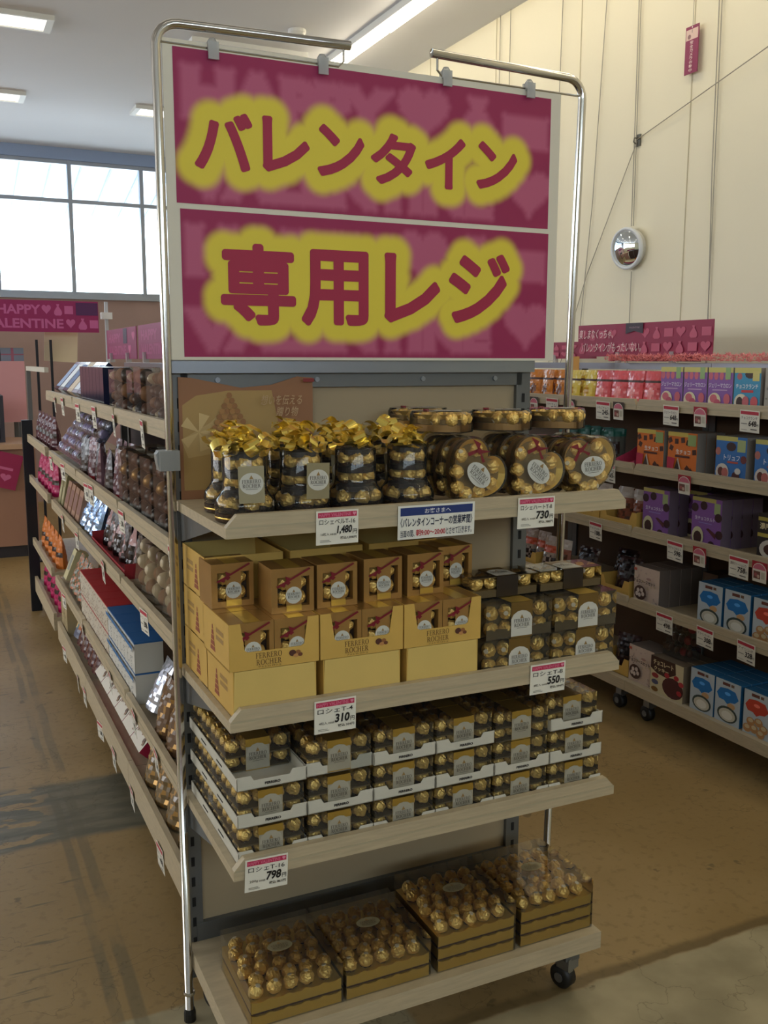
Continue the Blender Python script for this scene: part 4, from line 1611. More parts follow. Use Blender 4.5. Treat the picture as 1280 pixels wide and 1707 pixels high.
for k in range(9):
    place_left(MP[k % 3], 1.16 + k * .095, LL[1], .05 + (k % 2) * .02, 'small %s sweets bag on the second shelf, %s after the tall cases' % (pn[k % 3], ORD[k]), 'small bags on the second left shelf', rz=rnd.uniform(-.3, .3))
lavender = mat('lavender_sweet', (150, 140, 180), .3)
for k in range(7):
    cs = clear_case('slim_sweets_case', .118, .225, .032, [[lavender, mat('silver_sweet', (160, 164, 184), .25, .5)], [brown2, lavender]][k % 2], (3, 5), card=mat('silver_card', (150, 152, 170), .25, .5), seed=30 + k)
    place_left(cs, 2.06 + k * .124, LL[1], .05, 'slim clear case with %s sweets leaning back on the second shelf, %s in line' % (['lavender', 'dark'][k % 2], ORD[k // 2]), 'slim leaning cases on the second left shelf', tilt=-.6)

# level 3
CS = Proto(clear_case('truffle_case', .12, .16, .05, [tan_c_, brown1, cream_c], (2, 3), card=M_white, seed=6))
for k in range(4):
    place_left(CS, .42 + k * .14, LL[2], .06 + .01 * (k % 2), 'clear case of tan truffles on the third shelf, %s from the pole' % ORD[k], 'truffle cases on the third left shelf', rz=.15, tilt=-.12)
tr = thing('red_tray', 'red card tray of dark wrapped sweets on the third left shelf', 'cardboard tray')
tb_ = MB().box(-.34, .34, -.06, .06, 0, .002, redcard)
tb_.box(-.34, .34, -.06, -.058, .002, .03, redcard).box(-.34, .34, .058, .06, .002, .05, redcard).box(-.34, -.338, -.058, .058, .002, .05, redcard).box(.338, .34, -.058, .058, .002, .05, redcard)
ob('tray', tb_, tr)
place_left(tr, 1.37, LL[2], .105, tr['label'])
crk = mat('pink_white_wrapper', (190, 150, 150), .22)
CB = [Proto(pouch('cookie_bag', .1, .15, .055, brown2, lambda u, v: crk if (u - .5) ** 2 + (v - .4) ** 2 < .1 and (u - .5) ** 2 + (v - .4) ** 2 > .05 else None, 21)),
      Proto(pouch('cookie_bag', .1, .14, .055, mat('black_brown_wrapper', (38, 28, 30), .2), lambda u, v: crk if v > .55 and u > .3 else None, 22))]
for k in range(6):
    px, py = LP(1.09 + k * .112, .065)
    CB[k % 2].at((px, py, LL[2] + .0203 + .0025), 0, '%s cookie bag standing in the red tray, %s from the truffle cases' % (['brown ringed', 'black and pink'][k % 2], ORD[k]), 'cookie bags in the red tray', rot=(-.1, 0, RZ + rnd.uniform(-.2, .2)))
blub = mat('silver_blue_film', (150, 176, 214), .15, .7)
BB = Proto(pouch('silver_bag', .12, .15, .06, blub, None, 23))
for k in range(3):
    place_left(BB, 1.81 + k * .13, LL[2], .06, 'shiny silver-blue bag on the third shelf, %s after the red tray' % ORD[k], 'silver-blue bags', tilt=-.3)
tanbox = Proto(carton('tan_gift_box', .10, .13, .05, mat('tan_carton', (168, 126, 98), .45), lambda a, w, h: a.rect(-w * .4, h * .2, w * .4, h * .8, (140, 96, 84))))
for k in range(4):
    place_left(tanbox, 2.2 + k * .125, LL[2], .06, 'tan gift box with brown front on the third shelf, %s after the silver bags' % ORD[k], 'tan gift boxes', tilt=-.25)
olive = Proto(carton('olive_gift_box', .08, .15, .05, mat('olive_carton', (150, 142, 100), .4), lambda a, w, h: a.rect(-w * .3, h * .2, w * .3, h * .6, (190, 180, 140))))
for k in range(2):
    place_left(olive, 2.70 + k * .1, LL[2], .06, 'olive gift box on the third shelf, %s after the tan boxes' % ORD[k], 'olive gift boxes', tilt=-.2)

# level 4
GB = Proto(pouch('gold_sweets_bag', .12, .17, .07, mat('brown_clear_film', (112, 84, 60), .2), lambda u, v: M_gold if (int(u * 9) * 7 + int(v * 13) * 3) % 5 == 0 and v < .7 else None, 24))
for k in range(3):
    place_left(GB, .34 + k * .135, LL[3], .06, 'brown film bag with gold pieces on the fourth shelf, %s from the pole' % ORD[k], 'gold piece bags', tilt=-.1)
sb = pouch('white_silver_bag', .11, .16, .06, mat('white_silver_film', (206, 210, 226), .12, .6), None, 25)
place_left(sb, .81, LL[3] , .07, 'shiny white silver bag on the fourth shelf beside the gold piece bags', tilt=-.35)


def sparse(a, w, h, cols, n, seed, base):
    q = random.Random(seed)
    a.rect(-w / 2, 0, w / 2, h, base)
    for _ in range(n):
        u, v = q.uniform(-w * .42, w * .42), q.uniform(h * .06, h * .92)
        a.ell(u, v, w * q.uniform(.02, .05), h * q.uniform(.015, .035), cols[q.randrange(len(cols))], 7)


blue_top, red_top = mat('blue_card', (34, 98, 160), .5), mat('scarlet_card', (178, 34, 40), .5)
BL_ = Proto(carton('blue_topped_box', .12, .10, .09, M_white, lambda a, w, h: (sparse(a, w, h, [(60, 60, 70), (120, 130, 140)], 26, 2, (214, 212, 204)), a.rect(-w * .5, h * .78, w * .5, h * .9, (40, 110, 170))), blue_top))
RD_ = Proto(carton('red_topped_box', .11, .10, .09, M_white, lambda a, w, h: sparse(a, w, h, [(110, 70, 50), (150, 110, 80)], 40, 3, (214, 204, 186)), red_top))
for k in range(4):
    for r_ in range(2):
        place_left(BL_, .965 + k * .124, LL[3] + r_ * .102, .08, 'white box with blue lid, %s row, %s from the silver bag' % (['lower', 'upper'][r_], ORD[k]), 'blue lidded boxes')
for k in range(6):
    for r_ in range(2):
        place_left(RD_, 1.46 + k * .114, LL[3] + r_ * .102, .08, 'speckled box with red lid, %s row, %s after the blue ones' % (['lower', 'upper'][r_], ORD[k]), 'red lidded boxes')
OB = Proto(pouch('orange_spotted_bag', .11, .17, .05, mat('green_brown_film', (100, 96, 66), .3), lambda u, v: mat('orange_print', (190, 110, 60), .4) if (int(u * 8) + int(v * 11)) % 3 == 0 else None, 26))
for k in range(4):
    place_left(OB, 2.2 + k * .125, LL[3], .06, 'orange spotted bag on the fourth shelf, %s after the red lids' % ORD[k], 'orange spotted bags', tilt=-.3)
YB = carton('pale_yellow_box', .09, .15, .06, mat('pale_yellow_carton', (206, 196, 150), .5), lambda a, w, h: a.rect(-w * .3, h * .3, w * .3, h * .8, (150, 150, 140)))
place_left(YB, 2.75, LL[3], .07, 'pale yellow box leaning back on the fourth shelf', tilt=-.4)

# base shelf
BZ = .175
CG = Proto(pouch('clear_gold_bag', .13, .18, .08, mat('smoky_film', (120, 100, 70), .15), lambda u, v: M_gold if (int(u * 10) * 3 + int(v * 14) * 5) % 7 < 2 else None, 27))
for k in range(4):
    place_left(CG, .37 + k * .15, BZ, .075, 'smoky bag with gold sweets on the base shelf, %s from the pole' % ORD[k], 'clear gold bags on the base shelf', rz=.1, tilt=-.12)


def choc_print(a, w, h):
    q = random.Random(5)
    a.rect(-w / 2, 0, w / 2, h, (222, 214, 200))
    for _ in range(9):
        u, v = q.uniform(-w * .4, w * .4), q.uniform(h * .1, h * .9)
        a.ell(u, v, w * .07, h * .05, (104, 74, 52), 9)
        a.ell(u + w * .06, v - h * .05, w * .05, h * .04, (150, 118, 90), 8)


WB = Proto(carton('white_chocolate_box', .148, .19, .04, mat('crimson_carton', (176, 30, 70), .45), choc_print))
for k in range(6):
    place_left(WB, 1.04 + k * .153, BZ + .012, .052, 'white box printed with chocolates, crimson edges, %s on the base shelf' % ORD[k], 'white chocolate boxes on the base shelf', tilt=-.75)
MB_ = Proto(pouch('maroon_bag', .108, .195, .05, mat('maroon_wrapper', (78, 30, 34), .25), lambda u, v: mat('brown_wrapper', (110, 66, 50), .3) if (int(u * 8 + v * 6)) % 3 == 0 else None, 28))
for k in range(5):
    place_left(MB_, 1.985 + k * .11, BZ, .07, 'maroon striped bag on the base shelf, %s after the white chocolate boxes' % ORD[k], 'maroon bags', tilt=-.3)
CO = pouch('patterned_bag', .13, .19, .05, mat('blue_orange_print', (90, 96, 120), .35), lambda u, v: [mat('orange_print', (190, 110, 60), .4), ink((210, 190, 140)), ink((70, 120, 130))][(int(u * 7) + int(v * 9) * 2) % 3] if v > .2 else None, 29)
place_left(CO, 2.565, BZ, .075, 'bag with a multicoloured print on the base shelf after the maroon ones', tilt=-.35)
TN = Proto(carton('pale_tan_box', .104, .17, .1, mat('pale_tan_carton', (176, 158, 118), .5), lambda a, w, h: sparse(a, w, h, [(120, 100, 70)], 20, 9, (176, 158, 118))))
for k in range(2):
    place_left(TN, 2.69 + k * .112, BZ, .09, 'pale tan box on the base shelf, %s after the patterned bag' % ORD[k], 'pale tan boxes')

# second rows behind the front goods
for pr, z, ys, x, nm_, grp in ((MP[0], LL[1], [1.2 + k * .13 for k in range(6)], .24, 'plum sweets bag', 'small bags on the second left shelf'), (CB[0], LL[2], [1.1 + k * .12 for k in range(5)], .29, 'brown ringed cookie bag', 'cookie bags behind the red tray'),
                               (BB, LL[2], [1.83, 1.97], .25, 'shiny silver-blue bag', 'silver-blue bags'), (GB, LL[3], [.36, .5, .64], .24, 'brown film bag with gold pieces', 'gold piece bags'),
                               (OB, LL[3], [2.22, 2.36, 2.5], .25, 'orange spotted bag', 'orange spotted bags'), (CG, BZ, [.42, .58, .74], .26, 'smoky bag with gold sweets', 'clear gold bags on the base shelf'),
                               (MB_, BZ, [2.0, 2.13, 2.26, 2.39], .26, 'maroon striped bag', 'maroon bags')):
    for k, y in enumerate(ys):
        place_left(pr, y, z, x, '%s in the second row, left aisle, %s from the pole' % (nm_, ORD[k]), grp, rz=rnd.uniform(-.1, .1))
TN2 = Proto(carton('beige_gift_box', .15, .12, .1, beech, lambda a, w, h: a.rect(-w * .3, h * .2, w * .3, h * .8, (150, 110, 84))))
for k in range(5):
    place_left(TN2, 1.06 + k * .16, BZ, .42, 'beige gift box behind the white chocolate boxes, %s from the pole' % ORD[k], 'beige gift boxes on the base shelf')

# far black rack: a few bright bags
mg, og = mat('magenta_wrapper', (180, 24, 90), .4), mat('orange_wrapper', (210, 120, 50), .4)
for k, (z, mt_, nm_) in enumerate([(LL[1], plum, 'plum'), (LL[2], mg, 'magenta'), (LL[3], og, 'orange'), (BZ, mg, 'magenta')]):
    pr = Proto(pouch('bright_bag', .12, .17, .06, mt_, lambda u, v: brown2 if .35 < v < .5 else None, 50 + k))
    for j in range(5):
        place_left(pr, FY + .12 + j * .17, z, .08, '%s striped bag on the %s shelf of the black rack, %s from its near end' % (nm_, ['upper', 'middle', 'lower', 'base'][k], ORD[j]), 'bags on the black rack %d' % k)

# price tags hanging off the left rack
def mini_tag(w, h, price, title):
    a = Art()
    a.mb.box(-w / 2, w / 2, 0, .0008, 0, h, ink((232, 228, 214)))
    a.rect(-w * .46, h * .8, w * .46, h * .95, (190, 50, 70))
    a.text(title, -w * .42, w * .4, h * .58, h * .72, (90, 70, 66), .005)
    a.text(price, -w * .05, w * .35, h * .28, h * .54, (40, 34, 32), .03, .1)
    a.text('円', w * .37, w * .46, h * .28, h * .4, (40, 34, 32), .01)
    a.rect(-w * .42, h * .36, -w * .1, h * .4, (150, 144, 136))
    a.rect(-w * .42, h * .1, -w * .1, h * .12, (150, 144, 136))
    a.rect(w * .08, h * .12, w * .4, h * .17, (110, 104, 96))
    return a.mb.mesh('price_tag')


lt = mini_tag(.08, .075, '498', '生チョコ')
lt2 = mini_tag(.075, .068, '298', 'トリュフ')
tz = [(0, [.53, .965, 1.35, 1.75, 2.2, 2.47]), (1, [.22, .9, 1.5, 1.62, 2.3, 2.75]), (2, [.12, .6, 1.3, 1.95, 2.4]), (3, [.11, .5, .82, 1.25, 1.9, 2.5]), (4, [.5, .92, 1.25, 1.55, 1.95, 2.15, 2.6])]
lv = ['top', 'second', 'third', 'fourth', 'base']
for l_, ys in tz:
    z = (LL + [.125])[l_]
    for k, y in enumerate(ys):
        o = ob('price_tag', lt if k % 2 == 0 else lt2, None, (LX - .0022, y, z - .042), (.06, 0, RZ + rnd.uniform(-.12, .12)))
        if l_ == 4:
            o.location.x = LX - .0008
        tag(o, 'small price tag on the %s shelf edge, left aisle, %s from the pole' % (lv[l_], ORD[k]), 'price tag', 'price tags along the left aisle')

# magenta header boards clipped on the rack tops
def header_board(w, h, dark):
    a = Art()
    a.mb.box(-w / 2, w / 2, 0, .004, 0, h, ink((136, 30, 84)))
    a.text('HAPPY', -w * .42, w * .0, h * .55, h * .85, (160, 58, 108), .04)
    a.text('VALENTINE', -w * .42, w * .18, h * .14, h * .44, (160, 58, 108), .04)
    a.heart(w * .30, h * .3, w * .09, h * .3, (190, 84, 130))
    a.heart(w * .42, h * .7, w * .09, h * .3, (190, 84, 130))
    if dark:
        a.rect(w * .1, h * .5, w * .22, h * .98, (60, 40, 66))
    return a


for k, (yc, nm_) in enumerate([(3.31 - .42, 'far'), (2.29 - .25, 'near')]):
    t = thing('header_board', 'magenta header board with ghost lettering on the left rack, %s of two' % ['farther', 'nearer'][k], 'sign', (.415, yc, 1.517), RZ)
    header_board(.80, .15, True).part('board', t)
    for x in (-.25, .2):
        ob('clip', MB().box(-.012, .012, -.012, .012, -.016, .03, clear('clip_acrylic')), t, (x, 0, 0))

# ================================================================== rack along the right aisle (faces -X)
RX = 2.15
RL = [1.315, 1.051, .787, .485]
RDEP = .40
rn = ['stretching towards the entrance', 'in the middle of the right aisle', 'deepest along the right aisle']
M_rpanel = mat('brown_rack_panel', (96, 70, 44), .6)
for k in range(3):
    t = rack_unit('shelf_rack', 'beige shelf rack against the cream wall, %s' % rn[k], 4, RL, RDEP, .938, M_steel, M_rpanel, 1.475, base_z=.118)
    t.location = (RX + .016 + RDEP, .13 + (k + 1) * .94, 0)
    t.rotation_euler = (0, 0, RZ)
    t['group'] = 'shelf racks along the right aisle'


def RP(root, yc, lvl, label, group=None, x=.03, rz=0.0, tilt=0.0, dz=0.0, rot=None):
    z = (RL[lvl] + .0203 if lvl < 4 else .1635) + dz + .028 * abs(math.sin(tilt))
    loc = (RX + .014 + x, yc, z)
    r_ = rot or (tilt, 0, RZ + rz)
    if isinstance(root, Proto):
        return root.at(loc, 0, label, group, r_)
    root.location, root.rotation_euler = loc, r_
    root['label'] = label
    if group:
        root['group'] = group
    return root


# ---- printed fronts
def macaron_front(a, w, h):
    a.rect(-w / 2, 0, w / 2, h, (140, 92, 168))
    for k in range(4):
        a.ell(-w * .4 + k * w * .22, h * .8, w * .09, h * .1, (206, 104, 120), 12)
    a.rect(-w / 2, h * .88, w / 2, h, (206, 196, 110))
    a.rect(w * .2, h * .72, w * .4, h, (150, 180, 120))
    a.text('ジェリーマカロン', -w * .46, w * .46, h * .52, h * .63, (236, 226, 240), .015)
    a.rect(-w * .3, h * .45, w * .3, h * .48, (196, 160, 200))
    a.ell(-w * .2, h * .2, w * .26, h * .2, (226, 216, 180), 16)
    a.ell(-w * .24, h * .26, w * .15, h * .1, (204, 102, 116), 12)
    a.ell(-w * .08, h * .15, w * .14, h * .1, (190, 84, 104), 12)
    a.ell(w * .3, h * .26, w * .13, h * .13, (204, 102, 116), 12)


def crunch_front(a, w, h):
    a.rect(-w / 2, 0, w / 2, h, (64, 150, 190))
    a.ell(-w * .3, h * .8, w * .1, h * .08, (180, 100, 100), 10)
    a.ell(w * .1, h * .85, w * .2, h * .1, (70, 44, 36), 10)
    a.rect(-w / 2, h * .88, w / 2, h, (206, 196, 110))
    a.rect(w * .2, h * .7, w * .45, h * .92, (214, 200, 120))
    a.text('チョコクランチ', -w * .42, w * .42, h * .52, h * .63, (236, 240, 244), .015)
    a.rect(-w * .2, h * .43, w * .25, h * .49, (200, 60, 60))
    a.ell(-w * .2, h * .2, w * .26, h * .2, (226, 216, 190), 16)
    a.ell(-w * .25, h * .2, w * .13, h * .13, (60, 40, 34), 12)
    a.ell(-w * .02, h * .22, w * .13, h * .13, (200, 104, 110), 12)
    a.ell(w * .3, h * .22, w * .14, h * .13, (206, 90, 96), 12)


def nama_front(a, w, h):
    a.rect(-w / 2, 0, w / 2, h, (226, 120, 40))
    q = random.Random(3)
    for u, v in ((-.38, .62), (-.2, .78), (.2, .76), (.42, .56), (.02, .82), (.2, .16), (.32, .1), (-.42, .8)):
        s_ = w * .09
        rr = q.uniform(0, 1.5)
        a.poly([(u * w + s_ * math.cos(rr + k * PI / 2), v * h + s_ * math.sin(rr + k * PI / 2)) for k in range(4)], (80, 44, 30))
    a.rect(-w / 2, h * .9, w * .2, h, (214, 190, 90))
    a.rect(w * .2, h * .7, w * .48, h * .96, (150, 170, 104))
    a.text('生チョコ', -w * .2, w * .3, h * .49, h * .6, (240, 230, 216), .02)
    a.rect(-w * .22, h * .41, w * .28, h * .46, (90, 44, 30))
    a.poly([(-w * .5, 0), (-w * .3, 0), (-w * .22, h * .38), (-w * .5, h * .4)], (196, 44, 74))
    a.poly([(-w * .28, 0), (.0, 0), (-w * .14, h * .36)], (60, 40, 30))
    a.poly([(.0, 0), (w * .05, 0), (-w * .11, h * .4), (-w * .14, h * .36)], (200, 190, 176))


def truffle_front(a, w, h):
    a.rect(-w / 2, 0, w / 2, h, (60, 120, 190))
    a.rect(-w / 2, h * .9, w * .2, h, (206, 196, 110))
    a.rect(w * .2, h * .68, w * .46, h * .94, (176, 190, 130))
    a.ell(.0, h * .78, w * .16, h * .1, (70, 50, 50), 10)
    a.ell(-w * .42, h * .66, w * .09, h * .09, (190, 120, 110), 10)
    a.ell(w * .42, h * .52, w * .1, h * .09, (120, 60, 60), 10)
    a.text('トリュフ', -w * .22, w * .3, h * .48, h * .6, (230, 236, 246), .02)
    a.rect(-w * .1, h * .42, w * .25, h * .46, (200, 90, 70))
    a.ell(-w * .25, h * .2, w * .22, h * .2, (222, 212, 200), 14)
    a.ell(-w * .3, h * .22, w * .1, h * .1, (110, 62, 48), 10)
    a.ell(-w * .16, h * .2, w * .11, h * .11, (196, 110, 100), 10)
    a.ell(w * .2, h * .14, w * .13, h * .11, (90, 48, 44), 10)
    a.ell(w * .4, h * .05, w * .12, h * .08, (190, 50, 56), 10)
    a.ell(w * .26, h * .26, w * .1, h * .07, (226, 220, 210), 10)


def tart_front(a, w, h):
    a.rect(-w / 2, 0, w / 2, h, (136, 88, 160))
    a.rect(-w / 2, h * .92, w * .3, h, (190, 176, 100))
    a.rect(w * .25, h * .7, w * .45, h * .92, (160, 176, 120))
    for u, v in ((-.4, .78), (-.1, .84), (.4, .64), (.2, .06), (.45, .3)):
        a.ell(u * w, v * h, w * .12, h * .09, (60, 30, 34), 12)
    a.text('生チョコタルト', -w * .38, w * .3, h * .54, h * .62, (224, 212, 230), .015)
    a.rect(-w * .25, h * .48, w * .2, h * .5, (150, 130, 200))
    a.ell(-w * .26, h * .2, w * .2, h * .2, (206, 200, 160), 16)
    a.ell(-w * .26, h * .18, w * .14, h * .13, (64, 36, 32), 12)
    a.poly([(w * .02, h * .38), (w * .1, h * .4), (w * .36, h * .3), (w * .34, h * .2), (w * .2, h * .28)], (96, 48, 52))


def icing_front(c1, bowl):
    def fn(a, w, h):
        a.rect(-w / 2, 0, w / 2, h, (190, 200, 206))
        a.rect(-w * .22, h * .88, w * .08, h * .95, (110, 60, 50))
        a.rect(w * .12, h * .885, w * .24, h * .95, (120, 90, 70))
        a.poly([(-w * .44, h * .66), (-w * .3, h * .8), (0, h * .83), (w * .3, h * .8), (w * .44, h * .64), (w * .3, h * .54), (w * .12, h * .52), (0, h * .46), (-w * .14, h * .53), (-w * .34, h * .54)], c1)
        a.ell(0, h * .7, w * .12, h * .04, tuple(min(255, v + 60) for v in c1), 10)
        if bowl:
            a.ell(w * .16, h * .44, w * .16, h * .07, (204, 160, 112), 12)
            a.ell(w * .02, h * .22, w * .40, h * .19, (60, 72, 66), 20)
            a.ell(w * .02, h * .21, w * .33, h * .15, (206, 200, 180), 18)
            a.ell(w * .02, h * .2, w * .22, h * .10, (232, 228, 214), 14)
        else:
            for u, v in ((-.2, .3), (.1, .34), (.3, .22), (-.05, .16), (.2, .1), (-.3, .14)):
                a.ell(u * w, v * h, w * .16, h * .1, (190, 140, 90), 10)
                a.ell(u * w, v * h + h * .03, w * .1, h * .05, (210, 190, 150), 8)
    return fn


def sauce_front(a, w, h):
    sparse(a, w, h, [(196, 172, 160), (206, 186, 150), (170, 150, 140)], 30, 8, (214, 192, 176))
    a.rect(-w * .46, h * .88, -w * .34, h * .95, (190, 90, 70))
    a.ell(w * .14, h * .72, w * .1, h * .035, (176, 140, 130), 10)
    a.text('チョコソースセット', -w * .46, w * .4, h * .56, h * .66, (60, 40, 36), .03)
    a.ell(-w * .18, h * .3, w * .24, h * .2, (72, 46, 38), 18)
    for u, v in ((-.26, .36), (-.12, .38), (-.2, .24), (-.06, .28), (-.3, .26)):
        a.ell(u * w, v * h, w * .06, h * .06, (216, 200, 190), 9)


def kit_front(a, w, h):
    a.rect(-w / 2, 0, w / 2, h, (214, 200, 160))
    a.poly([(-w * .5, h), (w * .25, h), (w * .28, h * .7), (-.0, h * .52), (-w * .3, h * .55), (-w * .5, h * .66)], (66, 38, 28))
    a.text('チョコレート', -w * .42, w * .2, h * .78, h * .92, (222, 204, 160), .03)
    a.text('クッキー', -w * .4, w * .06, h * .62, h * .74, (222, 204, 160), .03)
    a.ell(w * .2, h * .3, w * .32, h * .28, (80, 36, 34), 16)
    for u, v in ((.3, .62), (.45, .5), (.4, .24), (.02, .6)):
        a.ell(u * w, v * h, w * .08, h * .07, (180, 50, 56), 9)
    for v, c in ((.48, (150, 50, 50)), (.3, (90, 90, 120)), (.1, (130, 90, 40))):
        a.ell(-w * .34, v * h, w * .11, h * .07, c, 10)


def dark_front(a, w, h):
    a.rect(-w / 2, 0, w / 2, h, (46, 38, 34))
    a.rect(-w * .5, h * .84, w * .5, h * .92, (176, 160, 70))
    a.text('濃厚ガトー', -w * .44, w * .44, h * .66, h * .8, (220, 206, 160), .02)
    a.rect(-w * .5, h * .5, w * .5, h * .58, (176, 160, 70))
    a.ell(0, h * .25, w * .42, h * .22, (206, 198, 184), 18)
    a.ell(0, h * .25, w * .28, h * .13, (80, 46, 34), 14)


greyside = mat('grey_carton_side', (150, 144, 138), .55)
blues = mat('blue_carton_side', (40, 104, 150), .5)
oranges = mat('brown_carton_side', (120, 64, 40), .5)


def stack(name, w, h, d, side, art, yc, lvl, deep, label, group, x=.03, dz=0.0, rz=0.0, pr=None):
    """the same carton several deep from the shelf lip backwards"""
    pr = pr or Proto(carton(name, w, h, d, side, art))
    for k in range(deep):
        RP(pr, yc, lvl, label if deep == 1 else '%s, %s from the edge' % (label, ORD[k]), group, x + d / 2 + k * (d + .002), rz, 0, dz)
    return pr


# ---- level 1: pouches and macaron boxes
def pouch_print(c_main, c_dark, c_band):
    def fn(u, v):
        if v > .82:
            return c_main
        if .62 < v < .7:
            return c_band
        if (u - .5) ** 2 * 1.4 + (v - .32) ** 2 < .045:
            return c_dark
        return None
    return fn


def nut_bag(nm_, c1, c2, seed):
    m1, m2 = mat(nm_ + '_film', c1, .18), mat(nm_ + '_print', c2, .25)
    return Proto(pouch(nm_ + '_bag', .105, .135, .04, m1, pouch_print(m1, m2, ink((70, 40, 36))), seed))


ORG, YEL, PNK = nut_bag('amber', (204, 124, 40), (110, 56, 20), 61), nut_bag('yellow', (224, 198, 84), (200, 150, 40), 62), nut_bag('pink', (222, 92, 100), (236, 140, 140), 63)
for pr, nm_, ys in ((ORG, 'amber', [2.02, 1.91, 1.80, 1.695]), (YEL, 'yellow', [1.59, 1.485]), (PNK, 'pink', [1.375, 1.27, 1.165, 1.06])):
    for k, y in enumerate(ys):
        RP(pr, y, 0, 'shiny %s bag on the top right shelf, front row, %s along' % (nm_, ORD[k]), '%s bags on the top right shelf' % nm_, .05 + .008 * (k % 2), rnd.uniform(-.15, .15), -.08)
    for k, y in enumerate(ys):
        RP(pr, y + .03, 0, 'shiny %s bag on the top right shelf, second row, %s along' % (nm_, ORD[k]), '%s bags on the top right shelf' % nm_, .12, rnd.uniform(-.15, .15), -.08)
mp = None
for k, y in enumerate((.915, .785, .655)):
    mp = stack('macaron_kit_box', .124, .155, .04, greyside, macaron_front, y, 0, 2, 'purple macaron kit box, %s after the pink bags' % ORD[k], 'macaron kit boxes', .028, pr=mp)
stack('crunch_kit_box', .124, .155, .04, greyside, crunch_front, .525, 0, 3, 'blue crunch kit box after the macaron kits', 'crunch kit boxes', .028)
stack('plain_kit_box', .12, .155, .05, greyside, lambda a, w, h: sparse(a, w, h, [(120, 120, 110)], 14, 4, (168, 162, 150)), .385, 0, 2, 'grey kit box beyond the crunch kit', 'grey kit boxes', .03)

# ---- level 2
GP = Proto(pouch('green_topped_bag', .10, .15, .035, mat('clear_dark_film', (96, 100, 92), .12), lambda u, v: ink((30, 96, 84), .3) if v > .8 or v < .14 else (brown2 if (u - .5) ** 2 + (v - .45) ** 2 < .05 else None), 64))
for k in range(7):
    RP(GP, 1.62 - k * .055, 1, 'clear bag with green top on the second right shelf, %s in its file' % ORD[k], 'green topped bags', .06 + (k % 3) * .015, 1.15, 0)
pt = thing('pink_tray', 'pink card tray with slanting sides beside the orange boxes', 'cardboard tray')
pkm = mat('pink_card', (206, 70, 104), .5)
b = MB().box(-.06, .06, -.10, .10, 0, .002, pkm).prism([(-.06, .002), (.06, .002), (.06, .03), (.02, .018), (-.02, .018), (-.06, .03)], -.10, -.098, pkm)
b.prism([(-.10, .002), (.10, .002), (.10, .13), (-.02, .06), (-.10, .03)], -.06, -.058, pkm, Matrix(((0, 1, 0, 0), (1, 0, 0, 0), (0, 0, 1, 0), (0, 0, 0, 1))))
b.prism([(-.10, .002), (.10, .002), (.10, .13), (-.02, .06), (-.10, .03)], .058, .06, pkm, Matrix(((0, 1, 0, 0), (1, 0, 0, 0), (0, 0, 1, 0), (0, 0, 0, 1))))
ob('tray', b, pt)
RP(pt, 1.175, 1, pt['label'], None, .125)
np_ = None
for k, y in enumerate((1.025, .84)):
    np_ = stack('nama_kit_box', .16, .166, .045, greyside, nama_front, y, 1, 3, 'orange chocolate kit box, %s after the pink tray' % ORD[k], 'orange kit boxes', .03, pr=np_)
tp_ = None
for k, y in enumerate((.585, .395)):
    tp_ = stack('truffle_kit_box', .15, .168, .05, greyside, truffle_front, y, 1, 3, 'blue truffle kit box, %s after the orange boxes' % ORD[k], 'truffle kit boxes', .03, pr=tp_)

# ---- level 3
def open_tray(label, yc, lvl, w=.24):
    t_ = thing('yellow_tray', label, 'cardboard tray')
    d = .16
    ob('tray_floor', MB().box(-w / 2, w / 2, -d / 2, d / 2, 0, .002, M_yel), t_)
    f = MB().prism([(-w / 2, 0), (w / 2, 0), (w / 2, .075), (w / 2 - .03, .075), (w / 2 - .045, .04), (-w / 2 + .045, .04), (-w / 2 + .03, .075), (-w / 2, .075)], -d / 2, -d / 2 + .002, M_yel)
    ob('front_wall', f, t_)
    for s_ in (-w / 2, w / 2 - .002):
        ob('side_wall', MB().box(s_, s_ + .002, -d / 2 + .002, d / 2, .002, .078, M_yel), t_)
    ob('back_wall', MB().box(-w / 2, w / 2, d / 2, d / 2 + .002, .0, .09, M_yel), t_)
    RP(t_, yc, lvl, label, 'yellow trays on the right rack', .1)
    return t_


CKB = [Proto(pouch('biscuit_bag', .1, .16, .06, mat('reddish_film', (150, 90, 70), .14), lambda u, v: brown1 if (int(u * 7) + int(v * 9)) % 3 == 0 and v < .55 else (ink((206, 196, 186), .2) if v > .7 else None), 65)),
       Proto(pouch('biscuit_bag', .1, .16, .06, mat('pale_clear_film', (176, 158, 146), .12), lambda u, v: mat('orange_red_print', (206, 90, 60), .3) if .5 < v < .75 else (brown2 if v < .4 and (int(u * 6) + int(v * 8)) % 2 else None), 66))]
DKB = Proto(pouch('cookie_pack', .13, .15, .05, mat('dark_glossy_film', (58, 40, 40), .12), lambda u, v: ink((34, 30, 34), .2) if ((u - .5) / .42) ** 2 + ((v - .62) / .28) ** 2 < 1 else None, 67))
for k, y in enumerate((1.45, 1.20)):
    open_tray('yellow card tray of biscuit bags on the third right shelf, %s' % ['deeper along the aisle', 'beside the purple boxes'][k], y, 2)
    for j in range(2):
        RP(CKB[0], y - .056 + j * .112, 2, 'reddish biscuit bag in the third shelf tray %s, %s' % (['deeper along the aisle', 'beside the purple boxes'][k], ORD[j]), 'biscuit bags in trays', .10 + .008 * j, .08, 0, .003)
tt_ = None
for k, (y, dp_) in enumerate(((.975, 2), (.69, 4))):
    tt_ = stack('tart_kit_box', .155, .19, .05, mat('plum_grey_side', (112, 96, 112), .55), tart_front, y, 2, dp_, 'purple chocolate tart kit box, %s after the yellow trays' % ORD[k], 'tart kit boxes', .03, pr=tt_)
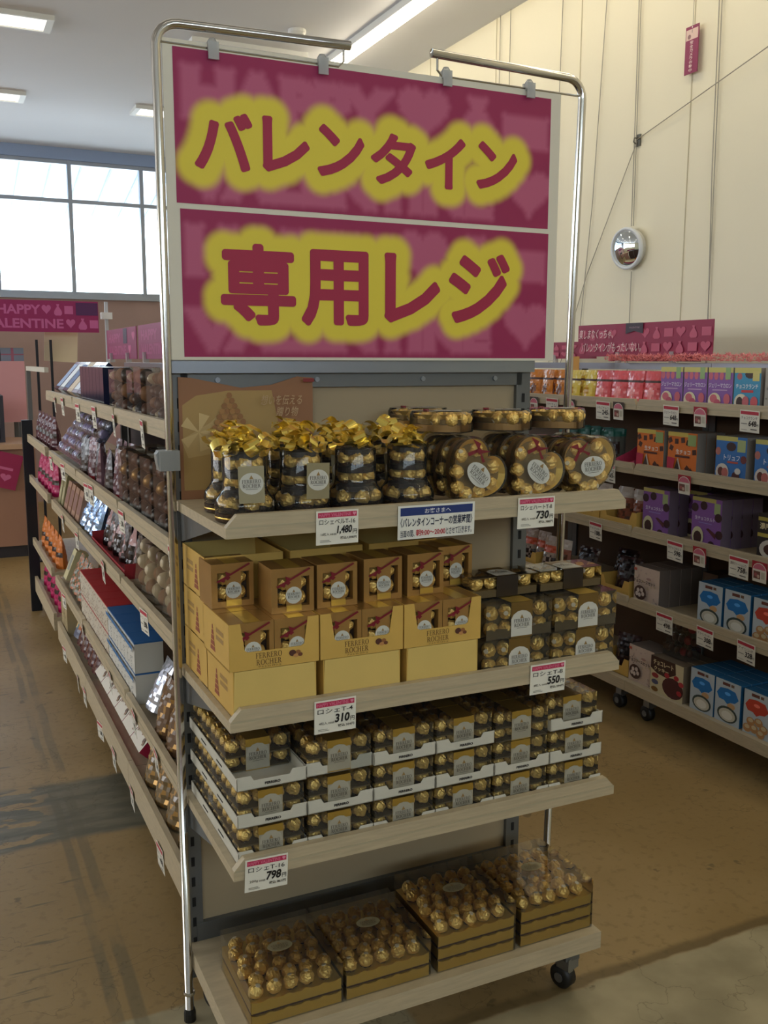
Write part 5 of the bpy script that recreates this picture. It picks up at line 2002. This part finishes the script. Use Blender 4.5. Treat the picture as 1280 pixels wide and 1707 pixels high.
RP(tt_, .849, 2, 'purple chocolate tart kit box set back between the other two', 'tart kit boxes', .163)
stack('dark_cake_kit_box', .14, .17, .05, mat('dark_carton_side', (60, 50, 46), .5), dark_front, .375, 2, 3, 'black cake kit box with gold bands on the third right shelf', 'dark cake kit boxes', .04)

# ---- level 4
open_tray('yellow card tray of mixed bags on the fourth right shelf, deeper along the aisle', 1.93, 3)
for k, y in enumerate((1.987, 1.873, 1.752, 1.645)):
    pr = CKB[1] if k < 3 else CKB[0]
    RP(pr, y, 3, 'clear biscuit bag with %s print, fourth right shelf, %s in its row' % ('orange' if pr is CKB[1] else 'reddish', ORD[k]), 'biscuit bags on the fourth right shelf', .1 if k < 2 else .06, .1, -.12, .003)
for k, y in enumerate((1.50, 1.38)):
    RP(DKB, y, 3, 'dark oval printed cookie pack on the fourth right shelf, %s before the tray' % ORD[k], 'cookie packs', .07 + .13 * k, .15, -.35)
open_tray('yellow card tray with a dark cookie pack, beside the cream sauce box', 1.21, 3, .2)
RP(DKB, 1.21, 3, 'dark oval printed cookie pack standing in the tray beside the cream box', 'cookie packs', .085, .2, -.25, .004)
cp_ = stack('sauce_kit_box', .155, .157, .055, mat('grey_brown_side', (112, 100, 92), .55), sauce_front, 1.01, 3, 4, 'cream sauce kit box on the fourth right shelf', 'sauce kit boxes', .03)
stack('brown_kit_box', .08, .17, .05, mat('dark_carton_side', (60, 50, 46), .5), lambda a, w, h: sparse(a, w, h, [(170, 140, 100), (90, 110, 80)], 16, 6, (104, 78, 58)), .775, 3, 2, 'narrow brown kit box beside the blue ones', 'brown kit boxes', .15)
ib = Proto(carton('icing_mix_box', .125, .165, .05, blues, icing_front((30, 116, 186), True)))
ir = Proto(carton('icing_mix_box', .125, .165, .05, blues, icing_front((200, 70, 50), False)))
for k, y in enumerate((.648, .51)):
    stack('icing_mix_box', .125, .165, .05, blues, None, y, 3, 3, 'blue baking mix box on the fourth right shelf, %s pile' % ORD[k], 'blue baking mix boxes', .03, pr=ib)
stack('icing_mix_box', .125, .165, .05, blues, None, .37, 3, 2, 'red baking mix box on the fourth right shelf', 'red baking mix boxes', .03, pr=ir)

# ---- base shelf
open_tray('yellow card tray with a dark cookie pack on the right base shelf', 1.19, 4, .2)
RP(DKB, 1.19, 4, 'dark oval printed cookie pack standing in the base shelf tray', 'cookie packs', .085, .2, -.2, .004)
stack('sauce_kit_box', .12, .155, .05, None, None, 1.005, 4, 2, 'cream sauce kit box on the right base shelf', 'sauce kit boxes', .02, pr=cp_)
stack('cookie_kit_box', .19, .152, .06, mat('kit_side', (120, 104, 84), .5), kit_front, .835, 4, 3, 'chocolate cookie kit box on the right base shelf', 'cookie kit boxes', .004)
CLR = Proto(clear_case('clear_sweets_box', .13, .05, .08, [brown2, brown1, redcard], (4, 1), seed=71))
for k in range(3):
    RP(CLR, .85 - .02 * k, 4, 'clear lidded box of dark sweets on the cookie kits, %s from below' % ORD[k], 'clear boxes on the cookie kits', .09, .1 * k, 0, .1535 + k * .052)
for k, y in enumerate((.645, .512)):
    stack('icing_mix_box', .125, .165, .05, blues, None, y, 4, 4, 'blue baking mix box on the right base shelf, %s pile' % ORD[k], 'blue baking mix boxes', .012, pr=ib)
stack('icing_mix_box', .125, .165, .05, blues, None, .37, 4, 3, 'red baking mix box on the right base shelf', 'red baking mix boxes', .012, pr=ir)

# ---- price tags and round topped cards
def pop_card(c):
    a = Art()
    w, h = .062, .07
    a.mb.box(-w * .55, w * .55, .0005, .0012, .015, h * 1.06, ink(c))
    a.mb.prism([(-w / 2, 0), (w / 2, 0), (w / 2, h * .6)] + [(w / 2 * math.cos(k * PI / 8), h * .6 + h * .4 * math.sin(k * PI / 8)) for k in range(1, 8)] + [(-w / 2, h * .6)], -.0004, .0004, ink((228, 222, 208)))
    a.y = -.0006
    a.poly([(w * .46, h * .66)] + [(w * .46 * math.cos(k * PI / 8), h * .62 + h * .34 * math.sin(k * PI / 8)) for k in range(1, 8)] + [(-w * .46, h * .66)], (208, 110, 130))
    a.rect(-w * .42, h * .16, w * .08, h * .56, (120, 76, 64))
    a.ell(-w * .25, h * .36, w * .12, h * .1, (170, 90, 90), 9)
    a.ell(-w * .06, h * .3, w * .1, h * .1, (200, 170, 150), 9)
    a.rect(w * .16, h * .2, w * .42, h * .56, (196, 190, 170))
    return a.mb.mesh('promotion_card')


POPS = [pop_card((66, 50, 44)), pop_card((170, 40, 56))]
RT = {}
def rtag(price, title, y, lvl, w=.092, h=.078):
    if (price, title) not in RT:
        RT[(price, title)] = mini_tag(w, h, price, title)
    z = RL[lvl] - .05
    o = ob('price_tag', RT[(price, title)], None, (RX - .0028, y, z), (.07, .03, RZ + rnd.uniform(-.08, .08)))
    return o


for price, title, y, lvl, nm_ in (('245', 'アーモンドチョコ', 1.905, 0, 'beside the slotted post under the amber bags'), ('245', 'バナナチョコ', 1.655, 0, 'behind the sign pole under the amber bags'), ('245', 'いちごチョコ', 1.28, 0, 'under the pink bags'),
                                  ('648', 'ジェリーマカロン', .86, 0, 'reading 648 under the macaron kits'), ('648', 'チョコクランチ', .46, 0, 'reading 648 under the crunch kit'),
                                  ('165', 'マシュマロ', 1.225, 1, 'reading 165 under the pink tray'), ('188', 'チョコクッキー', 1.30, 2, 'reading 188 under the yellow trays'),
                                  ('598', '生チョコタルト', .80, 2, 'reading 598 under the purple tart kits'), ('758', '濃厚ガトーショコラ', .47, 2, 'reading 758 under the cake kits'),
                                  ('498', 'チョコソースセット', .84, 3, 'reading 498 under the cream sauce box'), ('308', 'デコペンクッキー', .615, 3, 'reading 308 under the baking mixes'), ('328', 'アイシング', .41, 3, 'reading 328 under the red baking mix')):
    tag(rtag(price, title, y, lvl), 'white price tag with red header %s' % nm_, 'price tag', 'price tags on the right rack')
for c_, y, lvl, nm_ in ((0, 1.80, 0, 'under the amber bags'), (0, 1.51, 0, 'under the yellow bags'), (0, 1.175, 0, 'under the pink bags'), (1, .70, 0, 'under the macaron kits'), (1, .765, 1, 'under the orange kits'), (1, .665, 2, 'under the tart kits'), (1, .37, 2, 'under the cake kits')):
    o = ob('promotion_card', POPS[c_], None, (RX - .0048, y, RL[lvl] - .045), (.07, .02, RZ))
    tag(o, 'round-topped promotion card on the right rack %s' % nm_, 'shelf card', 'promotion cards on the right rack')

# ---- banners above the rack
def banner(w, h, written):
    a = Art()
    a.mb.box(-w / 2, w / 2, 0, .004, 0, h, ink((150, 30, 70)))
    gc = (192, 84, 112)
    n = 12
    for r_ in range(2):
        v = h * (.68 - .42 * r_)
        for k in range(n):
            u = -w * .46 + k * w * .92 / (n - 1)
            if written and r_ == 0 and 4 <= k <= 5:
                continue
            kind = (k + r_) % 3
            if kind == 0:
                a.heart(u, v, w * .062, h * .3, gc)
            elif kind == 1:
                a.bag(u, v, w * .05, h * .34, gc)
            else:
                a.rect(u - w * .03, v - h * .12, u + w * .03, v + h * .12, gc)
    if written:
        a.poly([(-w * .1, h), (w * .03, h), (w * .03, h * .68), (-w * .035, h * .76), (-w * .1, h * .68)], (58, 42, 56))
        a.text('VALENTINE', -w * .075, w * .005, h * .84, h * .89, (150, 120, 130), .01)
        a.text('楽しまなくっちゃ、', -w * .485, -w * .2, h * .56, h * .86, (236, 206, 206), .004, .15)
        a.text('バレンタインがもったいない。', -w * .46, w * .02, h * .14, h * .44, (236, 206, 206), .004, .15)
    return a


t = thing('valentine_banner', 'long magenta banner with white handwritten lettering above the right rack', 'banner', (2.50, 1.488, 1.535), RZ)
banner(.925, .152, True).part('banner_print', t)
for x in (-.15, .22):
    ob('clip', MB().box(-.012, .012, -.006, .014, -.03, .02, clear('clip_acrylic')), t, (x, 0, 0))
t = thing('small_valentine_banner', 'smaller magenta banner behind the handwritten one', 'banner', (2.56, 2.33, 1.525), RZ)
banner(.9, .085, False).part('banner_print', t)
ob('clip', MB().box(-.01, .01, -.006, .014, -.02, .02, clear('clip_acrylic')), t, (.1, 0, 0))
t = thing('small_valentine_banner', 'thin magenta banner low behind the pink garland', 'banner', (2.545, 1.45, 1.512), RZ)
banner(.62, .06, False).part('banner_print', t)
tag(ob('yellow_card', MB().box(-.03, .03, 0, .002, 0, .075, ink((206, 150, 50))), None, (2.42, 1.86, 1.46), (0, 0, RZ)), 'small yellow card standing above the amber bags', 'card')
# pink tinsel garland on the rack top
gm = mat('pink_tinsel', (240, 150, 150), .5)
q = random.Random(9)
gv = MB()
for k in range(2600):
    y = q.uniform(.2, 1.66)
    r = .026
    a1 = q.uniform(0, 2 * PI)
    c = Vector((2.455 + r * .5 * math.cos(a1), y, 1.527 + r * .45 * math.sin(a1)))
    d = Vector((q.uniform(-1, 1), q.uniform(-1, 1), q.uniform(-.3, 1))).normalized() * q.uniform(.01, .022)
    s_ = Vector((q.uniform(-1, 1), q.uniform(-1, 1), q.uniform(-1, 1))).normalized() * .003
    gv.add([tuple(c - s_), tuple(c + s_), tuple(c + d)], [(0, 1, 2)], gm)
o = ob('tinsel_garland', gv.mesh('tinsel_garland'))
tag(o, 'fluffy pink tinsel garland along the top of the right rack', 'garland')
o['kind'] = 'stuff'

# ================================================================== background beyond the left aisle
ct = thing('service_counter', 'brown service counter with dark skirting at the far left', 'counter', (-.85, 6.05, 0))
cb = mat('brown_counter_laminate', (164, 122, 100), .5, noise=(3, .05))
ob('counter_body', MB().box(-1.2, 1.1, -.30, .35, .09, .84, cb), ct)
ob('counter_top', MB().box(-1.22, 1.12, -.33, .37, .84, .88, mat('pale_counter_top', (196, 160, 130), .45)), ct)
ob('skirting', MB().box(-1.18, 1.08, -.28, .33, 0, .09, mat('dark_skirting', (48, 44, 50), .5)), ct)
po = Art()
po.mb.box(-.11, .11, 0, .004, 0, .27, ink((158, 34, 84)))
po.heart(.02, .08, .08, .06, (206, 104, 150))
po.rect(-.08, .14, .06, .16, (206, 104, 150))
o = po.part('leaning_poster', None, (-.02, 5.712, .555), (-.02, .28, 0))
tag(o, 'magenta poster taped at a tilt on the brown counter front', 'poster')
# display of parcels on the counter
sh = thing('counter_shelf', 'dark open shelf standing on the brown counter', 'shelf', (-.55, 6.1, .88))
dk = mat('dark_shelf_board', (54, 54, 66), .5)
ob('shelf_body', MB().box(-.6, .6, .12, .15, 0, .36, dk).box(-.6, .6, -.2, .12, .33, .36, dk).box(-.6, -.57, -.2, .12, 0, .33, dk).box(.57, .6, -.2, .12, 0, .33, dk).box(-.57, .57, -.2, .12, 0, .015, dk), sh)
pc = mat('cream_parcel', (216, 204, 186), .6)
pb_ = mat('pink_beige_parcel', (196, 164, 152), .6)
for k, (x, w, h, z) in enumerate([(-.64, .2, .13, .8955), (-.4, .17, .16, .8955), (-.20, .16, .12, .8955), (-.20, .15, .06, 1.016), (-.40, .15, .07, 1.056)]):
    t = thing('parcel_box', '%s parcel on the dark counter shelf, %s' % (['cream', 'cream', 'beige', 'small cream', 'small cream'][k], ['outermost', 'second along', 'inner end', 'stacked on the inner one', 'stacked on the second one'][k]), 'box', (x, 6.0, z), 0, 'parcels on the counter')
    ob('lid', MB().box(-w / 2 - .003, w / 2 + .003, -.083, .083, h - .04, h, pc), t)
    ob('carton', MB().box(-w / 2, w / 2, -.08, .08, 0, h - .04, pb_), t)
# pink covered table with packages behind
tb = thing('pink_display_table', 'table with a pink cloth behind the counter', 'table', (-.35, 6.75, 0))
pkc = mat('pink_cloth', (222, 164, 168), .8)
ob('cloth', MB().box(-.9, .62, -.25, .3, 1.0, 1.50, pkc), tb)
for x in (-.85, .57):
    for y in (-.2, .25):
        ob('leg', MB().box(-.02, .02, -.02, .02, 0, 1.0, M_steel), tb, (x, y, 0))
for k, (x, w, h, c) in enumerate([(-.35, .3, .14, (226, 212, 196)), (-.02, .2, .16, (196, 170, 166)), (.19, .18, .11, (120, 132, 150))]):
    t = carton('wrapped_parcel', w, h, .16, mat('parcel_wrap_%d' % k, c, .6), lambda a, w_, h_: (a.rect(-w_ * .06, 0, w_ * .06, h_, (150, 90, 110)), a.rect(-w_ * .5, h_ * .45, w_ * .5, h_ * .55, (150, 90, 110))))
    t.location = (x, 6.72, 1.501)
    t['label'] = '%s ribboned parcel on the pink covered table' % ['wide cream', 'mauve', 'grey'][k]
    t['group'] = 'parcels on the pink table'
cd = thing('card_sign', 'cream card sign held between two black posts by the counter', 'sign', (.375, 5.6, 0))
ob('card', MB().box(-.13, .11, .03, .036, 1.50, 1.73, mat('cream_card_board', (222, 208, 178), .6), Matrix.Rotation(.06, 4, 'Y')), cd)
for x in (-.09, .01):
    ob('post', MB().box(x - .009, x + .009, -.01, .01, 0, 1.66, M_blackmetal), cd)
ob('foot', MB().box(-.16, .08, -.12, .12, 0, .012, M_blackmetal), cd)

# hanging banner over the counter
t = thing('hanging_banner', 'wide magenta banner with pale lettering hanging over the counter', 'banner', (-.14, 5.4, 1.712))
a = Art()
w, h = 1.70, .225
a.mb.box(-w / 2, w / 2, 0, .004, 0, h, ink((150, 28, 96)))
gc = (196, 96, 156)
a.text('HAPPY', .15, .445, h * .56, h * .86, gc, .03)
a.heart(.485, h * .71, .065, h * .3, gc)
a.bag(.565, h * .71, .055, h * .36, gc)
a.rect(.61, h * .58, .67, h * .84, gc)
a.text('VALENTINE', .06, .60, h * .12, h * .42, gc, .03)
a.heart(.65, h * .27, .065, h * .3, gc)
a.bag(.735, h * .27, .06, h * .36, gc)
a.rect(.785, h * .14, .845, h * .4, gc)
a.rect(.69, h * .55, .845, h * .95, (82, 30, 90))
a.part('banner_print', t)
for x in (-.82, -.4):
    ob('hanging_wire', MB().tube([(x, .002, h), (x, .002, ROOM_H - 1.712)], .002, M_wire, 5), t)
t = thing('hanging_sensor', 'white gate sensor on a slim post past the banner end', 'sensor', (.80, 5.6, 0))
ob('post', MB().box(-.012, .012, -.012, .012, 0, 1.95, mat('pale_post', (196, 202, 212), .4)), t)
ob('sensor_box', MB().box(-.04, .04, -.03, .03, 1.82, 1.87, mat('white_sensor', (236, 240, 244), .3)), t)
ob('foot', MB().box(-.1, .1, -.1, .1, 0, .015, M_blackmetal), t)
